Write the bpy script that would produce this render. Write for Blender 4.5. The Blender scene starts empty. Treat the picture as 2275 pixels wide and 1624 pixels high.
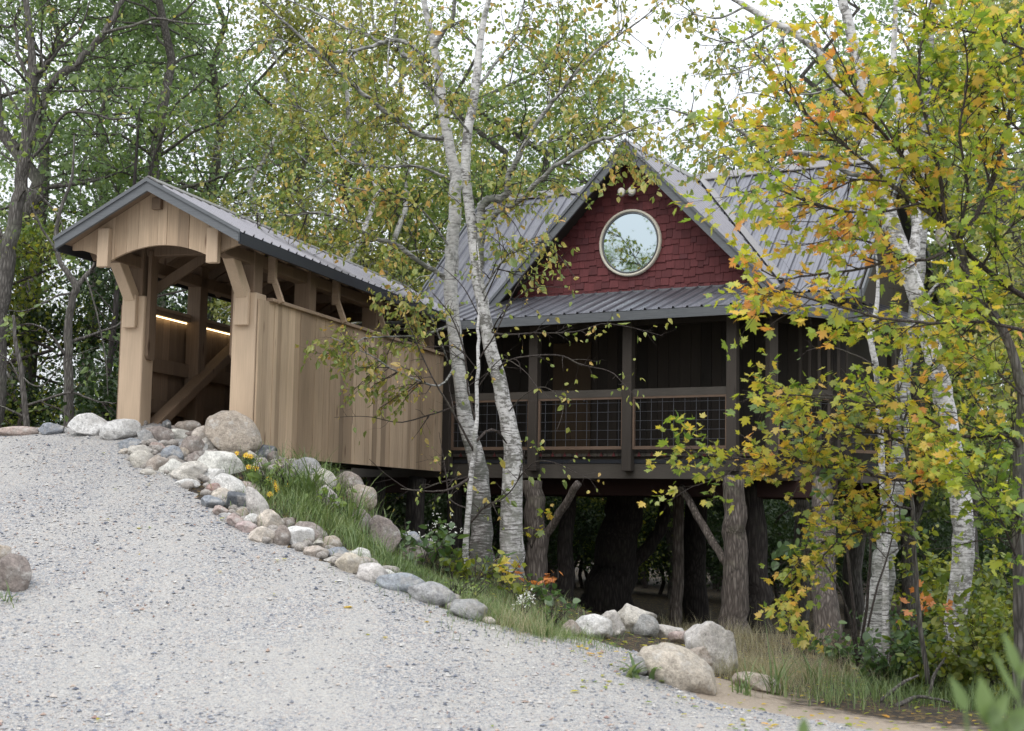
import bpy, math, random
import numpy as np
from math import radians, sin, cos, pi
from mathutils import Matrix, Vector

sc = bpy.context.scene
col = sc.collection
# ------------------------------------------------------------------ camera
W, H, F0 = 2274, 1624, 3150.0          # photograph measured in these pixels, focal length in the same unit
PITCH, ROLL = radians(5.67), radians(1.0)
Fv = np.array([0, cos(PITCH), sin(PITCH)])
_R0 = np.array([1.0, 0, 0]); _U0 = np.array([0, -sin(PITCH), cos(PITCH)])
Rv = _R0 * cos(ROLL) + _U0 * sin(ROLL); Uv = _U0 * cos(ROLL) - _R0 * sin(ROLL)
EYE = np.array([0, 0, 1.6])
cam = bpy.data.cameras.new('camera'); camo = bpy.data.objects.new('camera', cam); col.objects.link(camo)
cam.sensor_width = 36; cam.lens = F0 / W * 36; cam.clip_start = 0.05; cam.clip_end = 1000
camo.matrix_world = Matrix(((Rv[0], Uv[0], -Fv[0], 0), (Rv[1], Uv[1], -Fv[1], 0), (Rv[2], Uv[2], -Fv[2], 1.6), (0, 0, 0, 1)))
cam.dof.use_dof = True; cam.dof.focus_distance = 19.0; cam.dof.aperture_fstop = 2.6
sc.camera = camo
# ------------------------------------------------------------------ sky, sun, exposure
SUN_EL, SUN_AZ = radians(52), radians(205)      # soft light from behind the camera, slightly left
w = bpy.data.worlds.new('World'); sc.world = w; w.use_nodes = True
nt = w.node_tree; nt.nodes.clear()
out = nt.nodes.new('ShaderNodeOutputWorld'); bg = nt.nodes.new('ShaderNodeBackground')
sky = nt.nodes.new('ShaderNodeTexSky'); sky.sky_type = 'NISHITA'; sky.sun_disc = False
sky.sun_elevation = SUN_EL; sky.sun_rotation = SUN_AZ; sky.dust_density = 4; sky.air_density = 1.2
mixw = nt.nodes.new('ShaderNodeMixRGB'); mixw.inputs[0].default_value = 0.80
cl = nt.nodes.new('ShaderNodeTexNoise'); cl.inputs['Scale'].default_value = 2.2; cl.inputs['Detail'].default_value = 5
rw = nt.nodes.new('ShaderNodeValToRGB')
rw.color_ramp.elements[0].position = .3; rw.color_ramp.elements[0].color = (8.6, 9.0, 9.6, 1)
rw.color_ramp.elements[1].position = .7; rw.color_ramp.elements[1].color = (11.0, 11.2, 11.5, 1)
nt.links.new(cl.outputs[0], rw.inputs[0]); nt.links.new(rw.outputs[0], mixw.inputs[2])
nt.links.new(sky.outputs[0], mixw.inputs[1])
# overcast sky: three times as bright overhead as at the horizon
gtc = nt.nodes.new('ShaderNodeTexCoord'); gsx = nt.nodes.new('ShaderNodeSeparateXYZ'); nt.links.new(gtc.outputs['Generated'], gsx.inputs[0])
grp = nt.nodes.new('ShaderNodeMapRange'); grp.inputs['From Min'].default_value = 0; grp.inputs['From Max'].default_value = 1
grp.inputs['To Min'].default_value = .62; grp.inputs['To Max'].default_value = 2.0; nt.links.new(gsx.outputs[2], grp.inputs['Value'])
gvm = nt.nodes.new('ShaderNodeVectorMath'); gvm.operation = 'SCALE'; nt.links.new(mixw.outputs[0], gvm.inputs[0]); nt.links.new(grp.outputs[0], gvm.inputs['Scale'])
nt.links.new(gvm.outputs[0], bg.inputs[0])
bg.inputs[1].default_value = 0.13
nt.links.new(bg.outputs[0], out.inputs[0])
sl = bpy.data.lights.new('sun', 'SUN'); so = bpy.data.objects.new('sun', sl); col.objects.link(so)
sl.energy = 0.6; sl.angle = radians(25); sl.color = (1.0, .975, .94)
so.rotation_euler = (pi / 2 - SUN_EL, 0, radians(-25))
sc.view_settings.view_transform = 'Standard'; sc.view_settings.look = 'None'
sc.view_settings.exposure = 0.2; sc.view_settings.gamma = 1.0
sc.cycles.max_bounces = 6; sc.cycles.diffuse_bounces = 3; sc.cycles.glossy_bounces = 2
sc.cycles.transmission_bounces = 3; sc.cycles.transparent_max_bounces = 4; sc.cycles.sample_clamp_indirect = 4

# ------------------------------------------------------------------ helpers
def pw(x, y, Y):
    d = Fv + (x - W / 2) / F0 * Rv - (y - H / 2) / F0 * Uv
    return EYE + d * (Y / d[1])
def nrm(v):
    v = np.asarray(v, float); return v / (np.linalg.norm(v, axis=-1, keepdims=True) + 1e-12)

class MB:
    def __init__(s): s.v = []; s.f = []; s.n = 0
    def add(s, V, Fs):
        V = np.asarray(V, float).reshape(-1, 3); s.v.append(V)
        if isinstance(Fs, np.ndarray): s.f.append(Fs + s.n)
        else:
            by = {}
            for f in Fs: by.setdefault(len(f), []).append(f)
            for k in by: s.f.append(np.array(by[k], int) + s.n)
        s.n += len(V)
    def box(s, x0, x1, y0, y1, z0, z1):
        V = [(x, y, z) for x in (x0, x1) for y in (y0, y1) for z in (z0, z1)]
        s.add(V, [(0, 1, 3, 2), (4, 6, 7, 5), (0, 4, 5, 1), (2, 3, 7, 6), (0, 2, 6, 4), (1, 5, 7, 3)])
    def beam(s, a, b, wd, ht, up=(0, 0, 1)):
        a = np.array(a, float); b = np.array(b, float); d = nrm(b - a)
        sd = np.cross(d, up); sd = nrm(sd); u = np.cross(sd, d)
        V = [p + sd * i * wd / 2 + u * j * ht / 2 for p in (a, b) for i in (-1, 1) for j in (-1, 1)]
        s.add(V, [(0, 1, 3, 2), (4, 6, 7, 5), (0, 4, 5, 1), (2, 3, 7, 6), (0, 2, 6, 4), (1, 5, 7, 3)])
    def prism(s, poly, fn, d0, d1):
        """poly: 2-D outline; fn(p,q,d) -> 3-D; extruded from d0 to d1"""
        n = len(poly)
        V = [fn(p, q, d0) for p, q in poly] + [fn(p, q, d1) for p, q in poly]
        s.add(V, [tuple(range(n)), tuple(range(2 * n - 1, n - 1, -1))] + [(i, (i + 1) % n, n + (i + 1) % n, n + i) for i in range(n)])
    def tube(s, pts, rad, sides=6, rough=0, rng=None, cap=True):
        pts = np.asarray(pts, float); n = len(pts); rad = np.broadcast_to(np.asarray(rad, float), (n,))
        t = nrm(np.gradient(pts, axis=0))
        ref = np.array([1., .2, .1]) if abs(t[0][2]) > .5 else np.array([.1, .2, 1.])
        a = nrm(np.cross(t, ref)); b = np.cross(t, a)
        th = np.linspace(0, 2 * pi, sides, endpoint=False)
        rr = rad[:, None] * np.ones((1, sides))
        if rough: rr = rr * (1 + rough * rng.normal(size=rr.shape))
        V = pts[:, None] + (a[:, None] * np.cos(th)[None, :, None] + b[:, None] * np.sin(th)[None, :, None]) * rr[:, :, None]
        i = np.arange(n - 1)[:, None] * sides; j = np.arange(sides)[None]; j2 = (j + 1) % sides
        Q = np.stack([i + j, i + j2, i + sides + j2, i + sides + j], -1).reshape(-1, 4)
        s.add(V.reshape(-1, 3), Q)
        if cap:
            s.f.append(np.array([list(range(sides))[::-1]]) + s.n - n * sides)
            s.f.append(np.array([list(range(sides))]) + s.n - sides)
    def build(s, name, mat, parent=None, smooth=False, off=None):
        me = bpy.data.meshes.new(name)
        V = np.concatenate(s.v) if s.v else np.zeros((0, 3))
        if off is not None: V = V - np.asarray(off)
        me.vertices.add(len(V)); me.vertices.foreach_set('co', V.astype(np.float32).ravel())
        lt = np.concatenate([np.full(len(f), f.shape[1]) for f in s.f]); lv = np.concatenate([f.ravel() for f in s.f])
        me.loops.add(len(lv)); me.loops.foreach_set('vertex_index', lv.astype(np.int32))
        me.polygons.add(len(lt)); me.polygons.foreach_set('loop_start', (np.cumsum(lt) - lt).astype(np.int32))
        me.polygons.foreach_set('use_smooth', np.full(len(lt), bool(smooth)))
        me.update(calc_edges=True)
        me.materials.append(mat)
        o = bpy.data.objects.new(name, me); col.objects.link(o)
        if parent is not None: o.parent = parent
        return o

def tag(o, label=None, cat=None, group=None, kind=None):
    if label: o['label'] = label
    if cat: o['category'] = cat
    if group: o['group'] = group
    if kind: o['kind'] = kind
    return o
def empty(name, loc, rz=0, label=None, cat=None, group=None):
    o = bpy.data.objects.new(name, None); col.objects.link(o); o.location = loc; o.rotation_euler = (0, 0, rz)
    o.empty_display_size = .2
    return tag(o, label, cat, group)
def bevel(o, wd=.008):
    m = o.modifiers.new('bevel', 'BEVEL'); m.width = wd; m.segments = 2; m.limit_method = 'ANGLE'; return o

# ------------------------------------------------------------------ materials
class Mt:
    def __init__(s, name):
        s.m = bpy.data.materials.new(name); s.m.use_nodes = True; s.t = s.m.node_tree; s.t.nodes.clear()
        s.o = s.t.nodes.new('ShaderNodeOutputMaterial'); s.b = s.t.nodes.new('ShaderNodeBsdfPrincipled')
        s.t.links.new(s.b.outputs[0], s.o.inputs[0])
        s.b.inputs['Roughness'].default_value = .8
        s.tc = s.t.nodes.new('ShaderNodeTexCoord')
    def n(s, ty, **k):
        nd = s.t.nodes.new(ty)
        for a, v in k.items(): setattr(nd, a, v)
        return nd
    def l(s, a, b): s.t.links.new(a, b)
    def map(s, sc_=(1, 1, 1), src='Object'):
        m = s.n('ShaderNodeMapping'); m.inputs['Scale'].default_value = sc_; s.l(s.tc.outputs[src], m.inputs[0]); return m.outputs[0]
    def noise(s, vec, scale, detail=4, rough=.55, dist=0):
        n = s.n('ShaderNodeTexNoise'); n.inputs['Scale'].default_value = scale; n.inputs['Detail'].default_value = detail
        n.inputs['Roughness'].default_value = rough; n.inputs['Distortion'].default_value = dist
        s.l(vec, n.inputs['Vector']); return n.outputs[0]
    def vor(s, vec, scale, feature='F1', outp='Distance'):
        n = s.n('ShaderNodeTexVoronoi', feature=feature); n.inputs['Scale'].default_value = scale; s.l(vec, n.inputs['Vector']); return n.outputs[outp]
    def ramp(s, fac, stops, const=False):
        r = s.n('ShaderNodeValToRGB'); e = r.color_ramp.elements
        while len(e) < len(stops): e.new(.5)
        for i, (p, c) in enumerate(stops):
            e[i].position = p; e[i].color = (c[0], c[1], c[2], 1) if hasattr(c, '__len__') else (c, c, c, 1)
        if const: r.color_ramp.interpolation = 'CONSTANT'
        s.l(fac, r.inputs[0]); return r.outputs[0]
    def mix(s, f, a, b, mode='MIX'):
        m = s.n('ShaderNodeMixRGB', blend_type=mode)
        for i, v in enumerate((f, a, b)):
            if hasattr(v, 'is_linked') or hasattr(v, 'node'): s.l(v, m.inputs[i])
            else: m.inputs[i].default_value = v if i == 0 else (v[0], v[1], v[2], 1)
        return m.outputs[0]
    def math(s, op, a, b=0.):
        m = s.n('ShaderNodeMath', operation=op)
        for i, v in enumerate((a, b)):
            if hasattr(v, 'node'): s.l(v, m.inputs[i])
            else: m.inputs[i].default_value = v
        return m.outputs[0]
    def rnd(s):
        g = s.n('ShaderNodeNewGeometry'); return g.outputs['Random Per Island']
    def base(s, c):
        if hasattr(c, 'node'): s.l(c, s.b.inputs['Base Color'])
        else: s.b.inputs['Base Color'].default_value = (*c, 1)
    def bump(s, h, strength=.5, dist=.02):
        b = s.n('ShaderNodeBump'); b.inputs['Strength'].default_value = strength; b.inputs['Distance'].default_value = dist
        s.l(h, b.inputs['Height']); s.l(b.outputs[0], s.b.inputs['Normal'])
    def r(s, v): s.b.inputs['Roughness'].default_value = v; return s

def wood(name, c1, c2, vert=(9, 9, .5), knots=True, dark=.55, rough=.75):
    m = Mt(name); g = m.noise(m.map((vert[0] * 4, vert[1] * 4, vert[2] * 2)), 2.2, 6, .65, .4)
    c = m.ramp(m.rnd(), [(0, tuple(x * .62 for x in c1)), (.3, c1), (.75, c2), (.9, tuple(x * 1.05 for x in c2)), (1, tuple(x * 1.3 for x in c2))])
    c = m.mix(.55, c, m.ramp(g, [(.3, dark), (.62, 1.05)]), 'MULTIPLY')
    st = m.noise(m.map((1.3, 1.3, .35)), 1.6, 3)
    c = m.mix(.5, c, m.ramp(st, [(.32, .62), (.6, 1.08)]), 'MULTIPLY')
    if knots:
        k = m.vor(m.map((4.5, 4.5, 1.1)), 1.0)
        c = m.mix(.8, c, m.ramp(k, [(.05, (.25, .16, .11)), (.13, (1, 1, 1))]), 'MULTIPLY')
    m.base(c); m.bump(g, .35, .004); m.r(rough); return m.m
M = {}
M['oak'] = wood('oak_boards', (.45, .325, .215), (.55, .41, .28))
M['oak_shaded'] = wood('oak_inner_shaded', (.21, .145, .095), (.28, .195, .13))  # same oak, darkened in colour to stand in for shade inside the bridge
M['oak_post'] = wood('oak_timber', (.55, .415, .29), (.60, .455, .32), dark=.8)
M['oak_h'] = wood('oak_level', (.40, .29, .20), (.46, .335, .23), vert=(.6, 9, 9), knots=False)
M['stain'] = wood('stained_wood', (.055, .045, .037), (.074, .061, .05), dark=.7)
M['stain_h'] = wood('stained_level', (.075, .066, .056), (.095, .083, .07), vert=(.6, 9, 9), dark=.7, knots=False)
M['stain_shaded'] = wood('stained_wood_shaded', (.022, .017, .0135), (.032, .0245, .019), dark=.6)  # brown stain with the porch and under-deck shade painted into its colour
M['door'] = wood('door_wood', (.065, .042, .023), (.075, .048, .027), dark=.7)
M['beam_red'] = wood('red_girder', (.03, .009, .007), (.036, .012, .008), vert=(.6, 9, 9), knots=False)
m = Mt('red_shakes'); g = m.noise(m.map((60, 60, 3)), 1, 5, .6)
c = m.ramp(m.rnd(), [(0, (.085, .018, .020)), (.4, (.115, .024, .026)), (.8, (.14, .032, .034)), (1, (.10, .026, .030))])
c = m.mix(.6, c, m.ramp(g, [(.3, .55), (.65, 1.1)]), 'MULTIPLY'); m.base(c); m.bump(g, .4, .003); M['red'] = m.m
m = Mt('metal_roofing'); g = m.noise(m.map((1, 1, 1)), 1.3, 4); g2 = m.noise(m.map((30, 3, 3)), 3, 3)
m.base(m.mix(.5, m.ramp(g, [(.3, (.135, .137, .155)), (.7, (.195, .197, .222))]), m.ramp(g2, [(.3, .8), (.7, 1.05)]), 'MULTIPLY'))
m.b.inputs['Metallic'].default_value = .5; m.l(m.ramp(g, [(.3, .34), (.7, .48)]), m.b.inputs['Roughness']); M['metal'] = m.m
m = Mt('ridge_metal'); m.base((.20, .19, .19)); m.b.inputs['Metallic'].default_value = .5; m.r(.32); M['ridge'] = m.m
m = Mt('grey_fascia'); g = m.noise(m.map((2, 2, 40)), 2, 4)
m.base(m.ramp(g, [(.3, (.095, .103, .112)), (.7, (.135, .145, .155))])); m.r(.6); M['fascia'] = m.m
m = Mt('dark_flashing'); m.base((.018, .022, .03)); m.r(.5); M['black'] = m.m
m = Mt('steel_wire'); m.base((.13, .135, .155)); m.b.inputs['Metallic'].default_value = .4; m.r(.45); M['wire'] = m.m
m = Mt('cream_trim'); m.base((.56, .53, .44)); m.r(.5); M['cream'] = m.m
m = Mt('window_glass'); m.base((.52, .60, .63)); m.b.inputs['Metallic'].default_value = 1.0; m.r(.02)
M['glass'] = m.m
m = Mt('lamp_glass'); m.base((.75, .72, .62)); m.r(.15); M['lens'] = m.m
m = Mt('white_enamel'); m.base((.34, .33, .31)); m.r(.4); M['enamel'] = m.m
m = Mt('strip_light'); m.b.inputs['Emission Color'].default_value = (1, .74, .38, 1); m.b.inputs['Emission Strength'].default_value = 4.5; M['led'] = m.m

def bark(name, c1, c2, sc_=9):
    m = Mt(name); v = m.map((sc_, sc_, sc_ * .16)); n = m.noise(v, 1.6, 6, .6, .6); vo = m.vor(v, 2.4, 'DISTANCE_TO_EDGE')
    h = m.math('MULTIPLY', m.math('ADD', n, m.ramp(vo, [(0, 0), (.3, .6)])), .6)
    lich = m.noise(m.map((1, 1, 1)), 2.3, 5)
    c = m.ramp(h, [(.2, tuple(x * .35 for x in c1)), (.5, c1), (.8, c2)])
    c = m.mix(m.ramp(lich, [(.55, 0), (.72, .45)]), c, (c2[0] * 1.1, c2[1] * 1.25, c2[2] * 1.0))
    m.base(c); m.bump(h, .9, .03); m.r(.95); return m.m
M['bark'] = bark('ridged_bark_shaded', (.026, .021, .019), (.058, .051, .045))  # bark colour lowered to imitate the shade under the cabin
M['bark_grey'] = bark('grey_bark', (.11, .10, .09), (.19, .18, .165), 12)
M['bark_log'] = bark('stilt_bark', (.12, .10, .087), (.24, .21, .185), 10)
M['twig'] = bark('twig_bark', (.07, .055, .048), (.13, .11, .10), 30)
m = Mt('birch_bark'); lent = m.noise(m.map((5, 5, 62)), 1.0, 5, .7, .2); bl = m.noise(m.map((2.6, 2.6, 2.0)), 1.2, 6, .62, .8)
sm = m.noise(m.map((14, 14, 30)), 1, 5, .7); gn = m.noise(m.map((7, 7, 5)), 1, 6, .7)
sx = m.n('ShaderNodeSeparateXYZ'); m.l(m.tc.outputs['Object'], sx.inputs[0]); low = m.ramp(m.math('MULTIPLY', sx.outputs[2], .25), [(0, .10), (.3, .04), (.7, 0)])
c = m.ramp(sm, [(.25, (.38, .375, .37)), (.6, (.70, .69, .68))])
c = m.mix(m.ramp(m.math('SUBTRACT', lent, low), [(.33, 1), (.45, 0)]), c, (.085, .075, .07))
c = m.mix(m.ramp(m.math('MULTIPLY', bl, sm), [(.235, 0), (.30, .9)]), c, (.10, .095, .085))
c = m.mix(m.ramp(m.math('ADD', gn, low), [(.54, 0), (.66, .75)]), c, (.22, .225, .195))
m.base(c); m.bump(m.math('ADD', lent, sm), .5, .012); m.r(.75); M['birch'] = m.m
m = Mt('old_birch_bark'); lent = m.noise(m.map((6, 6, 48)), 1.0, 6, .75, .3); bl = m.noise(m.map((3, 3, 2.4)), 1.2, 6, .62, .8); sm = m.noise(m.map((16, 16, 30)), 1, 5, .7)
c = m.ramp(sm, [(.3, (.20, .20, .19)), (.62, (.50, .50, .48))])
c = m.mix(m.ramp(lent, [(.40, 1), (.54, 0)]), c, (.055, .05, .046))
c = m.mix(m.ramp(bl, [(.5, 0), (.62, .8)]), c, (.12, .13, .105))
m.base(c); m.bump(m.math('ADD', lent, sm), .8, .02); m.r(.9); M['birch_old'] = m.m

m = Mt('mossy_birch_bark'); lent = m.noise(m.map((6, 6, 52)), 1.0, 6, .75, .3); bl = m.noise(m.map((3, 3, 2.4)), 1.2, 6, .62, .8); sm = m.noise(m.map((16, 16, 30)), 1, 5, .7)
sx = m.n('ShaderNodeSeparateXYZ'); m.l(m.tc.outputs['Object'], sx.inputs[0]); low = m.ramp(m.math('MULTIPLY', sx.outputs[2], .25), [(0, .16), (.3, .10), (.6, .02), (1, 0)])
c = m.ramp(sm, [(.3, (.30, .30, .29)), (.62, (.62, .61, .60))])
c = m.mix(m.ramp(m.math('SUBTRACT', lent, low), [(.33, 1), (.46, 0)]), c, (.07, .062, .056))
c = m.mix(m.ramp(m.math('ADD', bl, low), [(.56, 0), (.66, .85)]), c, (.10, .105, .09))
m.base(c); m.bump(m.math('ADD', lent, sm), .8, .02); m.r(.9); M['birch_mid'] = m.m
def leafmat(name, stops, trans=.42, var=1.3, w_noise=.55):
    m = Mt(name); m.t.nodes.remove(m.b)
    r = m.rnd(); nz = m.noise(m.map((1, 1, 1)), var, 3)
    nzs = m.math('MULTIPLY', m.math('SUBTRACT', nz, .5), 2.6)
    f = m.math('ADD', m.math('MULTIPLY', r, 1 - w_noise * .5), m.math('MULTIPLY', nzs, w_noise * .8))
    c = m.ramp(f, stops)
    d = m.n('ShaderNodeBsdfDiffuse'); t = m.n('ShaderNodeBsdfTranslucent'); g = m.n('ShaderNodeBsdfGlossy')
    g.inputs['Roughness'].default_value = .45
    m.l(c, d.inputs[0]); m.l(m.mix(.5, c, (1.55, 1.5, .7), 'MULTIPLY'), t.inputs[0])
    mx = m.n('ShaderNodeMixShader'); mx.inputs[0].default_value = trans; m.l(d.outputs[0], mx.inputs[1]); m.l(t.outputs[0], mx.inputs[2])
    mg = m.n('ShaderNodeMixShader'); mg.inputs[0].default_value = .05; m.l(mx.outputs[0], mg.inputs[1]); m.l(g.outputs[0], mg.inputs[2])
    m.l(mg.outputs[0], m.o.inputs[0]); return m.m
M['lf_green'] = leafmat('leaf_green', [(0, (.11, .18, .05)), (.45, (.21, .30, .08)), (.8, (.32, .38, .11)), (1, (.50, .42, .12))], trans=.5)
M['lf_blue'] = leafmat('leaf_cool_green', [(0, (.11, .18, .075)), (.5, (.19, .29, .12)), (.9, (.29, .38, .15)), (1, (.42, .36, .12))], trans=.5)
M['lf_olive'] = leafmat('leaf_olive', [(0, (.18, .22, .06)), (.4, (.30, .33, .09)), (.75, (.44, .40, .11)), (1, (.55, .34, .11))], trans=.5)
M['lf_birch'] = leafmat('leaf_birch', [(0, (.15, .22, .05)), (.33, (.27, .33, .08)), (.58, (.42, .41, .11)), (.78, (.55, .38, .11)), (1, (.60, .28, .10))], var=.8, w_noise=.4)
M['lf_maple'] = leafmat('leaf_maple', [(0, (.15, .25, .04)), (.28, (.33, .42, .05)), (.5, (.55, .52, .06)), (.64, (.70, .47, .09)), (.78, (.76, .36, .11)), (.92, (.72, .22, .08)), (1, (.62, .12, .06))], trans=.5, var=.75, w_noise=.75)
M['lf_maple_y'] = leafmat('leaf_maple_yellow', [(0, (.13, .22, .035)), (.25, (.28, .34, .045)), (.5, (.50, .44, .055)), (.72, (.64, .42, .07)), (1, (.66, .24, .06))], trans=.5, var=1.1, w_noise=.6)
M['lf_orange'] = leafmat('leaf_orange', [(0, (.40, .14, .03)), (.5, (.58, .22, .06)), (1, (.62, .34, .08))])
M['lf_hazel'] = leafmat('leaf_hazel', [(0, (.05, .10, .035)), (.5, (.09, .16, .05)), (.85, (.15, .2, .05)), (1, (.4, .3, .05))])
M['lf_shaded'] = leafmat('leaf_understorey_shaded', [(0, (.02, .045, .014)), (.5, (.035, .07, .02)), (.85, (.07, .10, .025)), (1, (.16, .14, .03))], trans=.35)  # leaf green darkened to imitate the dimness behind and under the deck
M['lf_shrub'] = leafmat('leaf_shrub', [(0, (.10, .15, .025)), (.5, (.22, .26, .035)), (.8, (.36, .34, .04)), (1, (.45, .22, .04))])
M['grass'] = leafmat('grass_blades', [(0, (.09, .15, .05)), (.4, (.15, .22, .075)), (.75, (.24, .29, .12)), (1, (.42, .38, .24))], trans=.3)
M['drygrass'] = leafmat('dry_grass_blades', [(0, (.20, .20, .10)), (.4, (.32, .29, .17)), (.8, (.42, .36, .24)), (1, (.30, .22, .16))], trans=.3)
M['petal_y'] = leafmat('yellow_petal', [(0, (.75, .48, .02)), (1, (.85, .6, .04))], trans=.2)
M['petal_w'] = leafmat('white_petal', [(0, (.7, .72, .68)), (1, (.82, .82, .8))], trans=.2)

def rockmat():
    m = Mt('field_stone'); oi = m.n('ShaderNodeObjectInfo'); v = m.map((1, 1, 1))
    a = m.noise(v, 3.2, 6, .62, .5); b = m.noise(v, 60, 4, .7); sp = m.vor(v, 130); pt = m.noise(v, 9, 5, .65)
    c = m.mix(.65, oi.outputs['Color'], m.ramp(a, [(.3, .60), (.5, .95), (.7, 1.2)]), 'MULTIPLY')
    c = m.mix(.55, c, m.ramp(b, [(.32, .5), (.5, 1.0), (.68, 1.3)]), 'MULTIPLY')
    md = m.noise(v, 22, 6, .75); c = m.mix(.75, c, m.ramp(md, [(.34, .45), (.5, 1.0), (.64, 1.35)]), 'MULTIPLY');
    c = m.mix(m.ramp(m.noise(v, 5.3, 6, .7), [(.52, 0), (.62, .55)]), c, (.25, .235, .215))
    c = m.mix(m.ramp(pt, [(.56, 0), (.66, .5)]), c, (.56, .54, .51))
    c = m.mix(m.ramp(sp, [(.15, .5), (.3, 0)]), c, (.14, .13, .13))
    m.base(c); m.bump(m.math('ADD', m.math('MULTIPLY', a, 2.0), m.math('ADD', md, pt)), .8, .03); m.r(.88); return m.m
M['rock'] = rockmat()
m = Mt('gravel_surface'); v = m.map((1, 1, 1)); c1 = m.vor(v, 46, 'F1', 'Color'); e1 = m.vor(v, 46); c2 = m.vor(v, 110, 'F1', 'Color')
s1 = m.n('ShaderNodeSeparateColor'); m.l(c1, s1.inputs[0]); s2 = m.n('ShaderNodeSeparateColor'); m.l(c2, s2.inputs[0])
stone = [(0, (.07, .082, .11)), (.2, (.17, .185, .21)), (.45, (.30, .295, .29)), (.68, (.39, .38, .36)), (.82, (.34, .28, .23)), (.93, (.50, .50, .48)), (1, (.22, .15, .135))]
ca = m.ramp(s1.outputs[0], stone); cb = m.ramp(s2.outputs[0], stone)
patch = m.noise(v, .9, 4, .6, .4); fines = m.noise(v, 5, 4, .6)
c = m.mix(m.ramp(m.math('ADD', m.math('MULTIPLY', s2.outputs[1], .5), fines), [(.6, 0), (.9, 1)]), cb, ca)
big = m.noise(m.map((1.6, .5, 1)), .8, 3, .6); c = m.mix(m.ramp(m.math('MULTIPLY', m.math('ADD', patch, big), .5), [(.42, .05), (.60, .62)]), c, (.37, .356, .33))
c = m.mix(.8, c, m.ramp(e1, [(0, .92), (.6, 1.0), (.9, .72)]), 'MULTIPLY')
m.base(c); m.bump(m.math('ADD', m.ramp(e1, [(0, 1), (.8, 0)]), m.math('MULTIPLY', fines, 1.2)), .6, .012); m.r(.9); M['gravel'] = m.m
m = Mt('gravel_chip'); m.base(m.ramp(m.rnd(), [(0, (.07, .08, .11)), (.2, (.16, .175, .21)), (.45, (.30, .30, .31)), (.68, (.40, .38, .36)), (.84, (.52, .51, .48)), (.93, (.38, .29, .23)), (1, (.24, .15, .13))])); m.r(.8); M['chip'] = m.m
m = Mt('forest_floor'); v = m.map((1, 1, 1)); at = m.n('ShaderNodeAttribute', attribute_name='dirt'); a = m.noise(v, 6, 6, .7); b = m.noise(v, 45, 5, .7); vc = m.vor(v, 24, 'F1', 'Color')
sx = m.n('ShaderNodeSeparateColor'); m.l(vc, sx.inputs[0])
litter = m.ramp(sx.outputs[0], [(0, (.02, .015, .012)), (.5, (.04, .028, .019)), (.75, (.065, .045, .027)), (.95, (.2, .13, .04)), (1, (.05, .065, .02))])
litter = m.mix(.7, litter, m.ramp(a, [(.3, .5), (.7, 1.1)]), 'MULTIPLY')
dirt = m.mix(.8, (.38, .315, .25), m.ramp(b, [(.3, .6), (.7, 1.25)]), 'MULTIPLY')
m.base(m.mix(m.ramp(m.math('ADD', at.outputs['Fac'], m.math('MULTIPLY', m.math('SUBTRACT', a, .5), .9)), [(.35, 0), (.65, 1)]), litter, dirt))
m.bump(m.math('ADD', a, b), .7, .04); m.r(.95); M['ground'] = m.m

# ------------------------------------------------------------------ terrain
CP = [(0, 1600, 10), (1137, 1620, 10), (1900, 1624, 10), (0, 1300, 12.5), (0, 1100, 15), (0, 962, 17.8), (120, 956, 17.9), (235, 955, 17.6),
      (300, 1020, 16.2), (450, 1110, 15.2), (600, 1190, 14.3), (750, 1255, 13.6), (850, 1300, 13.2), (1000, 1360, 12.8), (1090, 1388, 12.7),
      (1250, 1430, 12.5), (1400, 1470, 12.2), (1560, 1540, 11.8), (1700, 1565, 12), (2000, 1592, 11.8), (2274, 1604, 12), (600, 1350, 12.3),
      (400, 975, 16.9), (480, 990, 16.8), (560, 1045, 16.3), (500, 1110, 15.5), (640, 1046, 16.5), (740, 1066, 17.0), (800, 1130, 17.6), (830, 1200, 18),
      (900, 1245, 16), (1130, 1275, 18.3), (1235, 1372, 19), (1280, 1388, 22), (1300, 1420, 14.5), (1200, 1385, 13.6), (1640, 1405, 20.5), (1350, 1380, 24), (1850, 1425, 19), (1190, 1310, 21), (1980, 1500, 17),
      (2120, 1510, 15.5), (1700, 1500, 14.5), (700, 1150, 15.2), (320, 940, 17.9)]
cw = [pw(*c) for c in CP]
cw += [np.array(c, float) for c in [(0, 0, 0), (-8, 0, 0), (8, 0, -.1), (0, 5, 0), (-8, 7, .1), (-9, 12, 1.0), (-10, 18, 2.4), (-8, 22, 2.2), (-10, 28, 1.6), (8, 12, -.25), (9, 17, -.35), (10, 24, -.6),
      (-1, 26, .4), (4, 28, -.5), (-4.5, 20, 2.3), (-6, 24, 2.0), (-2.2, 21, 1.0), (-14, 40, .6), (0, 45, -.6), (16, 40, -.8), (-30, 60, -.5), (0, 70, -.8), (30, 60, -1), (-30, 10, 1.2), (30, 10, -.4), (-30, -20, 0), (30, -20, 0), (0, -30, 0)]]
cw = np.array(cw)
def _U(r2): return np.where(r2 > 0, r2 * np.log(r2 + 1e-9), 0) * .5
_n = len(cw); _K = _U(((cw[:, None, :2] - cw[None, :, :2]) ** 2).sum(-1)) + np.eye(_n) * .02
_Pm = np.c_[np.ones(_n), cw[:, :2]]
_A = np.block([[_K, _Pm], [_Pm.T, np.zeros((3, 3))]]); _sol = np.linalg.solve(_A, np.r_[cw[:, 2], 0, 0, 0])
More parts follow.
